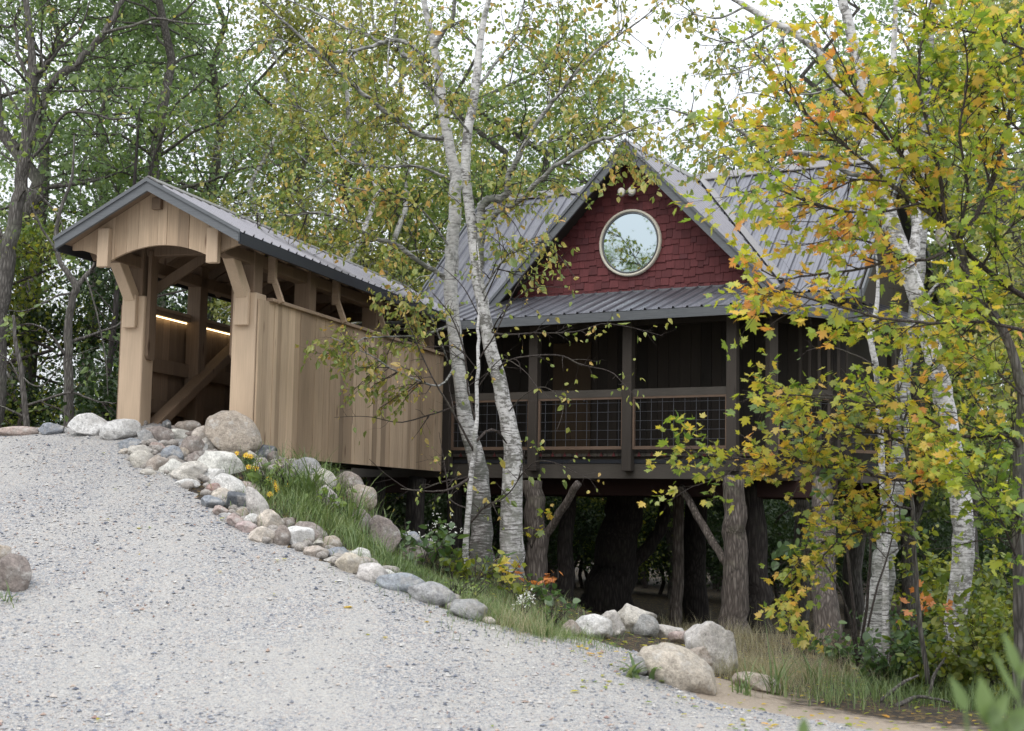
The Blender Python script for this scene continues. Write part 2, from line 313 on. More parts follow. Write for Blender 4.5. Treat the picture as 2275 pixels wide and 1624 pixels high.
def _vn(x, y, s, seed=0):
    x = x * s; y = y * s; xi = np.floor(x); yi = np.floor(y); fx = x - xi; fy = y - yi; fx = fx * fx * (3 - 2 * fx); fy = fy * fy * (3 - 2 * fy)
    h = lambda a, b: np.modf(np.abs(np.sin(a * 127.1 + b * 311.7 + seed) * 43758.5453))[0]
    return (h(xi, yi) * (1 - fx) + h(xi + 1, yi) * fx) * (1 - fy) + (h(xi, yi + 1) * (1 - fx) + h(xi + 1, yi + 1) * fx) * fy - .5
def tz(x, y):
    x = np.asarray(x, float); y = np.asarray(y, float); sh = x.shape; q = np.c_[np.clip(x.ravel(), -45, 45), np.clip(y.ravel(), -30, 75)]
    z = np.zeros(len(q))
    for i in range(_n): z += _sol[i] * _U(((q - cw[i, :2]) ** 2).sum(-1))
    z += _sol[_n] + q @ _sol[_n + 1:]
    z = z.reshape(sh)
    return np.clip(z, -1.6, 3.2) + .05 * _vn(x, y, 1.3, 1) + .02 * _vn(x, y, 4.1, 2)
def tz1(x, y): return float(tz(np.array([x]), np.array([y]))[0])
def hit(px, py, lo=8., hi=45.):
    Y = np.linspace(lo, hi, 420); P = np.array([pw(px, py, y) for y in Y]); d = P[:, 2] - tz(P[:, 0], P[:, 1])
    i = np.argmax(d < 0) if (d < 0).any() else len(Y) - 1
    return P[i]
g1 = lambda a, b, st: np.arange(a, b, st)
grow_ = np.cumsum(.14 * 1.13 ** np.arange(1, 46))
xs = np.r_[-9.5 - grow_[::-1], g1(-9.5, 9.5, .12), 9.5 + grow_]
ys = np.r_[6 - grow_[::-1], g1(6, 22, .12), 22 + grow_]
X, Y_ = np.meshgrid(xs, ys); Z = tz(X, Y_)
EDGE = [(-60, 20.5), (-9, 18.6), (-6, 18.3)] + [tuple(pw(*c)[:2]) for c in [(120, 955, 18.1), (235, 955, 17.7), (320, 945, 18.2), (500, 985, 17.2), (400, 1040, 15.9), (450, 1110, 15.2), (600, 1190, 14.3), (750, 1255, 13.6), (850, 1300, 13.2), (1000, 1360, 12.8), (1090, 1388, 12.7),
      (1250, 1412, 13.0), (1330, 1402, 13.6), (1420, 1408, 13.9), (1500, 1425, 13.7), (1480, 1486, 12.1), (1560, 1545, 11.5), (1750, 1585, 11.0), (1900, 1612, 10.4)]] + [(3.2, 8.6), (4.5, 6), (7, 0), (10, -60), (-60, -60)]
EDGE = np.array(EDGE)
def inside(x, y):
    r = np.zeros(x.shape, bool); n = len(EDGE)
    for i in range(n):
        x1, y1 = EDGE[i]; x2, y2 = EDGE[(i + 1) % n]
        c_ = ((y1 > y) != (y2 > y)) & (x < (x2 - x1) * (y - y1) / (y2 - y1 + 1e-12) + x1); r ^= c_
    return r
def edist(x, y):
    d = np.full(x.shape, 1e9); n = len(EDGE)
    for i in range(n):
        a = EDGE[i]; b = EDGE[(i + 1) % n]; ab = b - a; t = np.clip(((x - a[0]) * ab[0] + (y - a[1]) * ab[1]) / (ab @ ab), 0, 1)
        d = np.minimum(d, np.hypot(x - a[0] - t * ab[0], y - a[1] - t * ab[1]))
    return d
nx, ny = len(xs), len(ys); fx = (X[:-1, :-1] + X[1:, 1:]) / 2; fy = (Y_[:-1, :-1] + Y_[1:, 1:]) / 2
ins = inside(fx + .1 * _vn(fx, fy, 3, 5), fy + .1 * _vn(fx, fy, 3, 6))
I = (np.arange(ny - 1)[:, None] * nx + np.arange(nx - 1)[None]); Q = np.stack([I, I + 1, I + nx + 1, I + nx], -1)
VV = np.stack([X, Y_, Z], -1).reshape(-1, 3); dd = edist(X, Y_).ravel()
for nm, msk, mt in (('gravel_driveway', ins, 'gravel'), ('ground', ~ins, 'ground')):
    q = Q[msk]; used, inv = np.unique(q.ravel(), return_inverse=True)
    b = MB(); b.add(VV[used], inv.reshape(-1, 4)); o = b.build(nm, M[mt], smooth=True); tag(o, kind='structure')
    at = o.data.attributes.new('dirt', 'FLOAT', 'POINT'); vx = VV[used]
    right = np.clip((vx[:, 0] - .6) / .8, 0, 1) * (vx[:, 1] < 13.2)
    at.data.foreach_set('value', (np.clip(1.2 - dd[used] / 1.5, 0, 1) * right + .0).astype(np.float32))
rng = np.random.default_rng(7)
# loose chips lying on the driveway
n = 80000; yy = rng.uniform(8.6, 18.2, n) ** 1.0; xx = rng.uniform(-1, 1, n) * (yy * .40 + .4) - .3
k = inside(xx, yy) & (edist(xx, yy) > .02); clump = _vn(xx, yy, .9, 9) + _vn(xx, yy, 2.2, 10) * .6
k &= rng.random(n) < np.clip(.55 + clump * 1.1 + (edist(xx, yy) < .6) * .4, .12, 1); xx = xx[k]; yy = yy[k]; n = len(xx); zz = tz(xx, yy)
sz = rng.lognormal(-4.75, .5, n).clip(.004, .03)
tv = np.array([(1, 0, 0), (.3, .9, 0), (-.8, .6, 0), (-.7, -.7, 0), (.5, -.8, 0), (.1, .0, .55), (0, 0, -.5)])
tf = np.array([(0, 1, 5), (1, 2, 5), (2, 3, 5), (3, 4, 5), (4, 0, 5)])
V = tv[None] * (1 + .3 * rng.normal(size=(n, 7, 3))) * sz[:, None, None]; a = rng.uniform(0, 6.28, n); ca, sa = np.cos(a)[:, None], np.sin(a)[:, None]
V = np.stack([V[..., 0] * ca - V[..., 1] * sa * .7, V[..., 0] * sa + V[..., 1] * ca * .7, V[..., 2]], -1) + np.stack([xx, yy, zz + sz * .1], -1)[:, None]
b = MB(); b.add(V.reshape(-1, 3), (tf[None] + np.arange(n)[:, None, None] * 7).reshape(-1, 3)); o = b.build('gravel_chips', M['chip'])
tag(o, 'loose grey, white and tan stone chips scattered over the driveway', 'gravel', kind='stuff')

# ------------------------------------------------------------------ covered footbridge
BA = radians(17); BO = pw(568, 900, 17.0); B = empty('covered_bridge', (BO[0], BO[1], 0), -BA, 'pale oak covered footbridge with arched gable and brown metal roof leading to the house', 'bridge')
def part(mb, name, mt, par, bv=0, smooth=False):
    o = mb.build(name, M[mt], par, smooth)
    if bv: bevel(o, bv)
    return o
BC = -.97; LEN = 6.65
for s0, s1 in ((-1.90, -1.58), (-.36, -.04)):
    b = MB(); b.box(s0, s1, 0, .27, 1.6, 4.13); part(b, 'entrance_post', 'oak_post', B, .02)
    b = MB(); b.box(s0 + .05, s1 - .05, .02, .25, 4.13, 4.85); part(b, 'upper_post', 'oak_shaded', B, .012)
    b = MB(); cx = (s0 + s1) / 2; b.box(cx - .10, cx + .08, -.075, -.001, 3.72, 4.135); part(b, 'brace_block', 'oak_post', B, .012)
    b = MB(); b.beam((cx - .01, -.02, 4.10), (cx - .01, -.62, 4.80), .15, .15); part(b, 'knee_brace', 'oak_post', B, .012)
for s0, s1 in ((-1.579, -1.53), (-.41, -.361)):
    b = MB(); b.prism([(.06, 3.38), (.09, 3.34), (.2, 3.34), (.2, 4.7), (.06, 4.7)], lambda p, q, d: (d, p, q), s0, s1); part(b, 'inner_cheek', 'oak_shaded', B, .008)
def boards(mb, a0, a1, fn, z0, z1, rg, wmin=.09, wmax=.2, th=.025):
    x = a0
    while x < a1 - .02:
        wd = min(rg.uniform(wmin, wmax), a1 - x); t = th + rg.uniform(-.006, .006)
        zz0 = z0(x + wd / 2) if callable(z0) else z0; zz1 = z1(x + wd / 2) if callable(z1) else z1
        mb.prism([(x + .0028, zz0), (x + wd - .0028, zz0), (x + wd - .0028, zz1), (x + .0028, zz1)], fn, 0, t); x += wd
rg = random.Random(3)
b = MB(); boards(b, 0.02, LEN, lambda p, q, d: (-.03 + d, p, q), 2.15, 4.05, rg); part(b, 'side_wall', 'oak', B)
b = MB(); boards(b, 0.02, LEN, lambda p, q, d: (-1.90 - d, p, q), 2.15, 4.02, rg, .12, .22); part(b, 'side_wall', 'oak_shaded', B)
for s0, s1 in ((-.12, .045), (-1.97, -1.80)):
    b = MB(); b.box(s0, s1, .271 if s0 > -1 else .271, LEN, 4.051, 4.095); part(b, 'top_rail', 'oak_h', B, .006)
b = MB(); b.box(-1.879, -1.79, .28, LEN, 3.99, 4.049); part(b, 'inner_rail', 'oak_shaded', B, .006)
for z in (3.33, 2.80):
    b = MB(); b.box(-1.878, -1.80, .28, LEN, z - .09, z + .09); part(b, 'girt', 'oak_shaded', B, .006)
    b = MB(); b.box(-.13, -.035, .28, LEN, z - .09, z + .09); part(b, 'girt', 'oak_shaded', B, .006)
for t in (1.62, 3.9, 6.2):
    for s0, s1 in ((-1.86, -1.66), (-.28, -.05)):
        b = MB(); b.box(s0, s1, t - .1, t + .1, 2.2, 4.75); part(b, 'truss_post', 'oak_shaded', B, .01)
for t0, t1, zz in ((.5, 2.6, (2.48, 3.86)), (2.9, 4.9, (2.5, 3.86)), (4.6, 6.3, (2.5, 3.85))):
    for s_ in (-1.60, -.33):
        b = MB(); b.beam((s_, t0 - .2, zz[0]), (s_, t1, zz[1]), .12, .19, (1, 0, 0)); part(b, 'diagonal_brace', 'oak_shaded', B, .01)
for s_ in (-1.74, -.18):
    b = MB(); b.box(s_ - .08, s_ + .08, -.70, LEN + .4, 4.47, 4.62); part(b, 'wall_plate', 'oak_shaded', B, .01)
b = MB(); b.box(-1.85, -.13, .1, LEN + .3, 2.40, 2.46); part(b, 'walkway', 'oak_h', B)
b = MB()
for s_ in (-1.7, -.97, -.25): b.box(s_ - .09, s_ + .09, .2, LEN, 2.16, 2.399)
part(b, 'floor_joist', 'stain_shaded', B)
b = MB(); b.box(-1.872, -1.855, .4, LEN - .2, 3.972, 3.985); part(b, 'strip_light', 'led', B)
# outriggers over the right rail
for t in (.42, 2.35, 3.9, 5.4):
    b = MB(); b.box(-.10, .0, t - .035, t + .035, 4.30, 4.68); b.beam((-.03, t, 4.36), (.09, t, 4.05), .07, .05, (0, 1, 0)); part(b, 'outrigger', 'oak_h', B, .005)
# roof
RZ, EZ, HW = 5.33, 4.68, 1.19; sl_ = (RZ - EZ) / HW; T0, T1 = -1.0, 7.3
def ribbed(mb, O, e, d, nn, x0, x1, f0, f1, pitch=.23, hgt=.030, wd=.022):
    xp = []; k = math.floor(x0 / pitch)
    while k * pitch < x1 + pitch:
        c_ = k * pitch
        for dx, h_ in ((-wd, 0), (-wd * .45, hgt), (wd * .45, hgt), (wd, 0), (pitch / 3 - .008, 0), (pitch / 3, .005), (pitch / 3 + .008, 0), (pitch * 2 / 3 - .008, 0), (pitch * 2 / 3, .005), (pitch * 2 / 3 + .008, 0)):
            if x0 <= c_ + dx <= x1: xp.append((c_ + dx, h_))
        k += 1
    xp = sorted(set(xp)); O, e, d, nn = map(lambda q: np.array(q, float), (O, e, d, nn)); V = []
    xs_ = [p for p in xp if f1(p[0]) > f0(p[0])]
    for x, h_ in xs_: V += [O + e * x + d * f0(x) + nn * h_, O + e * x + d * f1(x) + nn * h_]
    mb.add(V, [(2 * i, 2 * i + 1, 2 * i + 3, 2 * i + 2) for i in range(len(xs_) - 1)])
def slopevec(sg, tan_):  # direction down a slope towards +-s
    return nrm((sg, 0, -tan_)), nrm((sg * tan_, 0, 1))
SL = math.hypot(HW, RZ - EZ)
for sg in (1, -1):
    d, nn = slopevec(sg, sl_); b = MB(); ribbed(b, (BC, 0, RZ), (0, 1, 0), d, nn, T0, T1, lambda x: 0.0, lambda x: SL + .03)
    part(b, 'metal_roof', 'metal', B)
    b = MB(); b.prism([(BC, RZ - .012), (BC + sg * HW, EZ - .012), (BC + sg * HW, EZ - .045), (BC, RZ - .045)], lambda p, q, dd_: (p, dd_, q), T0 + .03, T1); part(b, 'roof_deck', 'oak_shaded', B)
    b = MB(); b.prism([(BC, RZ + .005), (BC + sg * (HW + .02), EZ - .008), (BC + sg * (HW + .02), EZ - .13), (BC, RZ - .135)], lambda p, q, dd_: (p, dd_, q), T0 - .04, T0 - .001)
    b.prism([(BC, RZ + .02), (BC + sg * (HW + .04), EZ + .006), (BC + sg * (HW + .04), EZ - .035), (BC, RZ - .025)], lambda p, q, dd_: (p, dd_, q), T0 - .06, T0 - .041); part(b, 'rake_fascia', 'fascia', B)
    b = MB(); b.box(BC + sg * HW if sg > 0 else BC - HW - .03, BC + HW + .03 if sg > 0 else BC - HW, T0, T1, EZ - .15, EZ - .022); part(b, 'eave_fascia', 'black', B)
    b = MB()
    for t in np.arange(-.3, LEN + .4, .62): b.beam((BC + sg * .03, t, RZ - .12), (BC + sg * (HW - .02), t, EZ - .10), .09, .12)
    part(b, 'rafters', 'oak_shaded', B)
b = MB(); b.prism([(BC, RZ + .05), (BC + .14, RZ - .035), (BC + .14, RZ - .05), (BC, RZ + .03), (BC - .14, RZ - .05), (BC - .14, RZ - .035)], lambda p, q, dd_: (p, dd_, q), T0 - .03, T1); part(b, 'ridge_cap', 'ridge', B)
b = MB()
for t in np.arange(.15, LEN, 2.1): b = MB(); b.box(-1.8, -.14, t - .06, t + .06, 4.64, 4.78); part(b, 'tie_beam', 'oak_shaded', B, .008)
for t in (.4, 2.5, 4.6):
    b = MB(); b.beam((-1.7, t, 4.25), (-1.15, t + .3, 4.72), .1, .12); part(b, 'knee_brace', 'oak_shaded', B, .008)
# arched gable panel
def topz(s_): return RZ - .05 - abs(s_ - BC) * sl_
def arch(s_):
    u_ = abs(s_ - PC) / .72
    if u_ < 1: return 4.40 + .20 * math.cos(u_ * pi / 2) ** .8
    v_ = min(1, (u_ - 1) / .5); return 4.44 + .14 * v_ ** .7
PC = -.93; b = MB(); x = BC - 1.16; rgg = random.Random(8)
while x < BC + 1.16:
    wd = min(rgg.uniform(.12, .19), BC + 1.16 - x + .001); n_ = 6; t = rgg.uniform(-.004, .004)
    us = [x + .001 + (wd - .002) * i / n_ for i in range(n_ + 1)]
    b.prism([(u_, arch(u_)) for u_ in us] + [(u_, max(topz(u_), arch(u_) + .002)) for u_ in us[::-1]], lambda p, q, dd_: (p, dd_, q), -.76 + t, -.72); x += wd
part(b, 'arched_panel', 'oak', B)
for s_ in (-1.655, -.20):
    b = MB(); b.box(s_ - .075, s_ + .075, -.85, -.765, 4.35, topz(s_) - .09); part(b, 'pendant', 'oak_post', B, .01)
b = MB(); b.box(BC - .06, BC + .06, -.83, -.765, 5.02, 5.16); part(b, 'king_block', 'oak_shaded', B, .008)

# ------------------------------------------------------------------ house on stilts
HA = radians(29.9); HO = pw(1402, 1040, 22.0)
Hm = empty('cabin', (HO[0], HO[1], 0), -HA, 'raised cabin with red shingled gable, round window and brown metal roof', 'house')
def hw(s_, t_, z_): return np.array([HO[0] + s_ * cos(HA) + t_ * sin(HA), HO[1] - s_ * sin(HA) + t_ * cos(HA), z_])
TW = 1.05; GC = -.44; GZ = 7.57; GT = .60; GH = 2.56; MZ, MT = 7.62, 3.6; ML, MR = -4.95, 3.35; PZ, PT, PP = 4.60, -.55, .352
C60, S60 = cos(radians(60)), sin(radians(60)); CN = 2.10; SID = 2.6       # the deck's right side turns back by 60 degrees
def sd(a_, b_): return (CN + a_ * C60 + b_ * -S60, a_ * S60 + b_ * C60)    # along the turned side, b_ inwards
# floor
poly = [(-5.6, -.0), (CN, 0), sd(SID, 0), (3.5, 5.2), (-5.6, 5.2)]
b = MB(); b.prism(poly, lambda p, q, d_: (p, q, d_), 2.302, 2.40); part(b, 'deck', 'stain', Hm)
b = MB(); b.box(-5.6, CN + .02, -.05, -.003, 2.055, 2.29)
part(b, 'deck_beam', 'stain_h', Hm, .006)
def along(a0, a1, b0, b1, z0, z1, mb):
    P = [sd(a0, b0), sd(a1, b0), sd(a1, b1), sd(a0, b1)]; mb.prism(P, lambda p, q, d_: (p, q, d_), z0, z1)
b = MB(); along(.02, SID, -.05, -.003, 2.055, 2.29, b); part(b, 'deck_beam', 'stain_h', Hm)
b = MB(); b.box(-5.6, CN + .02, -.06, -.003, 2.292, 2.352); along(.03, SID, -.06, -.003, 2.292, 2.352, b); part(b, 'deck_flashing', 'black', Hm)
b = MB(); x = -3.4
while x < CN - .1: b.box(x, x + .085, -.075, .0, 2.402, 2.445); x += .092
part(b, 'deck_board_ends', 'stain_h', Hm)
b = MB(); x = -3.3
while x < CN - .2: b.prism([(x, 2.40), (x + .055, 2.40), (x + .0275, 2.47)], lambda p, q, d_: (p, d_, q), -.095, -.078); x += .215
part(b, 'triangle_trim', 'red', Hm)
b = MB()
for x in np.arange(-5.3, 3, .55): b.box(x, x + .05, .02, 5.0, 2.08, 2.30)
part(b, 'floor_joists', 'stain_shaded', Hm)
b = MB(); b.box(-5.4, 3.0, .55, .85, 1.80, 2.075); b.box(-5.4, 3.0, 3.3, 3.6, 1.80, 2.075); part(b, 'girder', 'beam_red', Hm, .01)
# posts and railings
PX = [-3.30, -1.66, 0.0, 1.71]
for i, x in enumerate(PX):
    b = MB(); b.box(x - .08, x + .08, -.20, -.062, 2.17, 4.50); part(b, 'porch_post', 'stain', Hm, .008)
for a_ in (.04, SID - .1, SID * .55):
    b = MB(); along(a_ - .01, a_ + .15, -.17, -.062, 2.17, 4.46, b); part(b, 'porch_post', 'stain', Hm, .008)
def rail(fn, x0, x1):
    """fn(x, depth, z): a railing bay from x0 to x1"""
    def bx(nm, mt, a0, a1, d0, d1, z0, z1):
        b = MB(); b.prism([(a0, z0), (a1, z0), (a1, z1), (a0, z1)], lambda p, q, d_: fn(p, d_, q), d0, d1); return b.build(nm, M[mt], g)
    g = None
    b = MB(); b.prism([(x0, 3.325), (x1, 3.325), (x1, 3.43), (x0, 3.43)], lambda p, q, d_: fn(p, d_, q), -.155, -.085); g = b.build('railing', M['stain_h'], Hm); bevel(g, .006)
    b = MB()
    for a0, a1, z0, z1 in ((x0, x1, 3.285, 3.323), (x0, x1, 2.505, 2.555), (x0, x0 + .03, 2.557, 3.283), (x1 - .03, x1, 2.557, 3.283)):
        b.prism([(a0, z0), (a1, z0), (a1, z1), (a0, z1)], lambda p, q, d_: fn(p, d_, q), -.15, -.105)
    b.build('railing_frame', M['oak_shaded'] if 0 else M['railbrown'], g)
    b = MB(); x = x0 + .12
    while x < x1 - .04: b.tube([fn(x, -.127, 2.54), fn(x, -.127, 3.30)], .0042, 4); x += .185
    z = 2.66
    while z < 3.28: b.tube([fn(x0, -.133, z), fn(x1, -.133, z)], .0042, 4); z += .142
    b.build('wire_mesh', M['wire'], g)
M['railbrown'] = wood('rail_frame_wood', (.15, .10, .07), (.18, .12, .085), vert=(.6, 9, 9), knots=False)
for i in range(3): rail(lambda p, d_, q: np.array((p, d_, q)), PX[i] + .082, PX[i + 1] - .082)
rail(lambda p, d_, q: np.array((*sd(p, d_), q)), .2, SID * .55 - .02); rail(lambda p, d_, q: np.array((*sd(p, d_), q)), SID * .55 + .16, SID - .12)
# dark board wall behind the porch, body of the house
b = MB(); rg = random.Random(5); boards(b, -5.2, MR - .25, lambda p, q, d_: (p, TW + .005 - d_, q), 2.402, 5.02, rg, .17, .2, .02); part(b, 'porch_wall', 'stain_shaded', Hm)
b = MB(); b.box(-4.7, MR - .3, TW + .02, 6.0, 2.402, 4.95); part(b, 'house_body', 'stain_shaded', Hm)
b = MB(); x = 2.35
while x < MR - .3: b.box(x, x + .045, TW - .06, TW - .022, 2.41, 4.9); x += .15
part(b, 'batten', 'stain', Hm)
b = MB(); b.box(-1.93, -1.22, TW - .07, TW - .024, 2.41, 4.35); d0 = part(b, 'door', 'door', Hm, .008)
b = MB(); b.box(-1.32, -1.29, TW - .12, TW - .071, 3.35, 3.5); part(b, 'handle', 'wire', d0)
# red shingled gable
def gtop(s_): return GZ - .16 - abs(s_ - GC) * 1.0
b = MB(); z = 5.10; rg = random.Random(11)
zr = 5.20; row = 0
while zr < GZ:
    half = max(0, (GZ - .05 - zr)); x = GC - half - rg.uniform(0, .1)
    while x < GC + half:
        wd = rg.uniform(.09, .2); lo = zr - .105 + rg.choice((0, 0, .018, -.018, .03)); cx_ = x + wd / 2
        hi = min(zr + .16, GZ - .10 - abs(cx_ - GC))
        if hi > lo + .02:
            t0 = TW - .030 + rg.uniform(-.004, .004)
            V = [(x + .002, t0 - .012, lo), (x + wd - .002, t0 - .012, lo), (x + wd - .002, t0 + .016, hi), (x + .002, t0 + .016, hi), (x + .002, t0 + .02, lo), (x + wd - .002, t0 + .02, lo), (x + wd - .002, t0 + .022, hi), (x + .002, t0 + .022, hi)]
            b.add(V, [(0, 1, 2, 3), (0, 4, 5, 1), (1, 5, 6, 2), (0, 3, 7, 4), (4, 7, 6, 5), (3, 2, 6, 7)])
        x += wd
    zr += .128; row += 1
part(b, 'shingle_siding', 'red', Hm)
b = MB(); b.prism([(GC - GH, 5.0), (GC + GH, 5.0), (GC, GZ - .08)], lambda p, q, d_: (p, d_, q), TW, TW + .03); part(b, 'gable_wall', 'red', Hm)
b = MB(); b.box(GC - GH + .3, GC + GH - .3, TW - .085, TW - .05, 5.06, 5.16); part(b, 'flashing_board', 'fascia', Hm)
# round window
WC = (-.52, 5.965); WR = .555
th = np.linspace(0, 2 * pi, 65)[:-1]
def ring(r0, r1, t0, t1):
    b = MB(); V = []
    for a in th:
        for r_, t_ in ((r0, t1), (r0, t0), ((r0 + r1) / 2, t0 - .012), (r1, t0), (r1, t1)): V.append((WC[0] + r_ * cos(a), t_, WC[1] + r_ * sin(a)))
    n_ = len(th); b.add(V, [(5 * i + j, 5 * ((i + 1) % n_) + j, 5 * ((i + 1) % n_) + j + 1, 5 * i + j + 1) for i in range(n_) for j in range(4)]); return b
b = ring(WR - .038, WR + .005, TW - .085, TW - .02); wf = part(b, 'round_window', 'cream', Hm, 0, True)
b = MB(); b.add([(WC[0] + (WR - .045) * cos(a), TW - .066, WC[1] + (WR - .045) * sin(a)) for a in th], [tuple(range(64))]); part(b, 'pane', 'glass', wf)
b = ring(WR - .07, WR - .048, TW - .078, TW - .05); part(b, 'sash', 'fascia', wf, 0, True)
# floodlight
b = MB(); b.tube([(-.50, TW - .05, 6.80), (-.50, TW - .11, 6.80)], .055, 16); fl = part(b, 'floodlight', 'enamel', Hm)
for dx in (-.095, .095):
    b = MB(); b.tube([(-.50 + dx * .4, TW - .10, 6.81), (-.50 + dx, TW - .20, 6.80), (-.50 + dx, TW - .26, 6.785)], [.025, .045, .075], 16); h_ = part(b, 'lamp_head', 'enamel', fl, 0, True)
b = MB()
for dx in (-.095, .095): b.tube([(-.50 + dx, TW - .262, 6.785), (-.50 + dx, TW - .275, 6.782)], [.07, .045], 16)
part(b, 'lens', 'lens', fl, 0, True)
# cross gable roof
for sg in (1, -1):
    d, nn = slopevec(sg, 1.0); L_ = GH * math.sqrt(2)
    b = MB(); ribbed(b, (GC, 0, GZ), (0, 1, 0), d, nn, GT, MT, lambda x: 0, lambda x: min(L_, (MT + .25 - x) * math.sqrt(2)) if x > 1.1 else L_); part(b, 'gable_roof', 'metal', Hm)
    b = MB(); b.prism([(GC, GZ - .02), (GC + sg * GH, GZ - GH - .02), (GC + sg * GH, GZ - GH - .07), (GC, GZ - .07)], lambda p, q, dd_: (p, dd_, q), GT + .03, 1.5); part(b, 'soffit', 'stain_shaded', Hm)
    b = MB(); b.prism([(GC, GZ - .0), (GC + sg * (GH + .02), GZ - GH - .02), (GC + sg * (GH + .02) - sg * .08, GZ - GH - .15), (GC, GZ - .20)], lambda p, q, dd_: (p, dd_, q), GT - .04, GT - .002)
    b.prism([(GC, GZ + .025), (GC + sg * (GH + .02), GZ - GH + .005), (GC + sg * (GH + .02), GZ - GH - .055), (GC, GZ - .035)], lambda p, q, dd_: (p, dd_, q), GT - .065, GT - .041); part(b, 'rake_fascia', 'fascia', Hm)
b = MB(); b.prism([(GC, GZ + .06), (GC + .13, GZ - .08), (GC + .13, GZ - .10), (GC, GZ + .035), (GC - .13, GZ - .10), (GC - .13, GZ - .08)], lambda p, q, dd_: (p, dd_, q), GT - .02, MT); part(b, 'ridge_cap', 'ridge', Hm)
# main roof: ridge along s
dF = nrm((0, -1, -1.0)); nF = nrm((0, -1, 1.0)); LF = (MT - .95) * math.sqrt(2)
def valley(x):   # slope distance at which the main roof disappears under the cross gable
    return LF
b = MB(); ribbed(b, (0, MT, MZ), (1, 0, 0), dF, nF, ML, GC - .02, lambda x: 0, lambda x: min(LF, max(.0, abs(x - GC)) * math.sqrt(2) + .15)); part(b, 'main_roof', 'metal', Hm)
b = MB(); ribbed(b, (0, MT, MZ), (1, 0, 0), dF, nF, GC + .02, MR, lambda x: 0, lambda x: min(LF, max(.0, abs(x - GC)) * math.sqrt(2) + .15)); part(b, 'main_roof', 'metal', Hm)
b = MB(); b.prism([(MT, MZ - .01), (MT + 2.65, MZ - 2.66), (MT + 2.65, MZ - 2.7), (MT, MZ - .05)], lambda p, q, dd_: (dd_, p, q), ML, MR); part(b, 'rear_roof', 'metal', Hm)
b = MB(); b.prism([(MT, MZ - .02), (.97, MZ - 2.65), (.97, MZ - 2.70), (MT, MZ - .09)], lambda p, q, dd_: (dd_, p, q), ML + .03, MR - .03); part(b, 'soffit', 'stain_shaded', Hm)
b = MB(); b.prism([(MT, MZ + .055), (MT - .14, MZ - .085), (MT - .14, MZ - .105), (MT, MZ + .03), (MT + .14, MZ - .105), (MT + .14, MZ - .085)], lambda p, q, dd_: (dd_, p, q), ML - .02, MR + .02); part(b, 'ridge_cap', 'ridge', Hm)
for x0, x1 in ((ML - .035, ML - .002), (MR + .002, MR + .035)):
    b = MB(); b.prism([(MT, MZ + .015), (.93, MZ - 2.655), (.93, MZ - 2.78), (MT, MZ - .15)], lambda p, q, dd_: (dd_, p, q), x0, x1)
    b.prism([(MT, MZ + .015), (MT + 2.6, MZ - 2.585), (MT + 2.6, MZ - 2.72), (MT, MZ - .15)], lambda p, q, dd_: (dd_, p, q), x0, x1); part(b, 'rake_fascia', 'fascia', Hm)
b = MB(); b.box(GC + GH - .2, MR, .90, .935, MZ - 2.80, MZ - 2.68); part(b, 'eave_fascia', 'fascia', Hm)
b = MB(); b.box(ML, GC - GH + .1, .90, .935, MZ - 2.80, MZ - 2.68); part(b, 'eave_fascia', 'fascia', Hm)
for x in (-4.65, MR - .32):
    b = MB(); b.prism([(TW + .1, 4.9), (6.0, 4.9), (MT, MZ - .15)], lambda p, q, dd_: (dd_, p, q), x, x + .04); part(b, 'end_wall', 'stain', Hm)
# valley flashing strips
for sg in (1, -1):
    p0 = np.array((GC + sg * .12, MT - .12 + .0, MZ - .10)); p1 = np.array((GC + sg * (GH - .1), MT - (GH - .1) - .02, MZ - (GH - .1) - .0))
    b = MB(); b.beam(p0 + np.array((sg * .05, -.02, .03)), p1 + np.array((sg * .05, -.02, .03)), .14, .012, nrm((sg * .5, -.5, 1))); part(b, 'valley_flashing', 'ridge', Hm)
# porch roof
dP = nrm((0, -1, -PP)); nP = nrm((0, -PP, 1)); LP = (TW - PT) * math.sqrt(1 + PP * PP); ZT = PZ + PP * (TW - PT)
ov = .32
def hip(x): return 0 if x < CN - .55 else min(LP, (x - (CN - .55)) / .86 * LP)
b = MB(); ribbed(b, (0, TW, ZT), (1, 0, 0), dP, nP, -3.6, CN + ov, lambda x: hip(x), lambda x: LP); part(b, 'porch_roof', 'metal', Hm)
e2 = np.array((C60, S60, 0)); q2 = np.array((-S60, C60, 0)); O2 = np.array((*sd(0, PT), PZ))
b = MB(); n2 = nrm(-q2 * PP + np.array((0, 0, 1.))); d2 = nrm(-q2 - np.array((0, 0, PP)))
ribbed(b, np.array((*sd(0, TW), ZT)), e2, d2, n2, -.6, SID + .3, lambda x: 0 if x > .95 else min(LP, (.95 - x) / 1.25 * LP), lambda x: LP); part(b, 'porch_roof', 'metal', Hm)
b = MB(); b.prism([(TW, ZT - .03), (PT + .02, PZ - .03), (PT + .02, PZ - .06), (TW, ZT - .06)], lambda p, q, dd_: (dd_, p, q), -5.2, CN + .1)
P = [sd(0, PT + .02), sd(SID + .3, PT + .02), sd(SID + .3, TW), sd(.6, TW)]
b.add([(*P[0], PZ - .04), (*P[1], PZ - .04), (*P[2], ZT - .04), (*P[3], ZT - .04)], [(0, 1, 2, 3)]); part(b, 'porch_ceiling', 'stain_shaded', Hm)
b = MB(); b.box(-3.6, CN + ov - .02, PT - .03, PT + .004, PZ - .15, PZ - .012); part(b, 'eave_fascia', 'fascia', Hm)
b = MB(); along(-.31, SID + .3, PT - .03, PT + .004, PZ - .15, PZ - .012, b); part(b, 'eave_fascia', 'fascia', Hm)
b = MB(); b.box(-5.2, CN, -.17, -.06, 4.42, 4.56); part(b, 'porch_beam', 'stain_shaded', Hm)
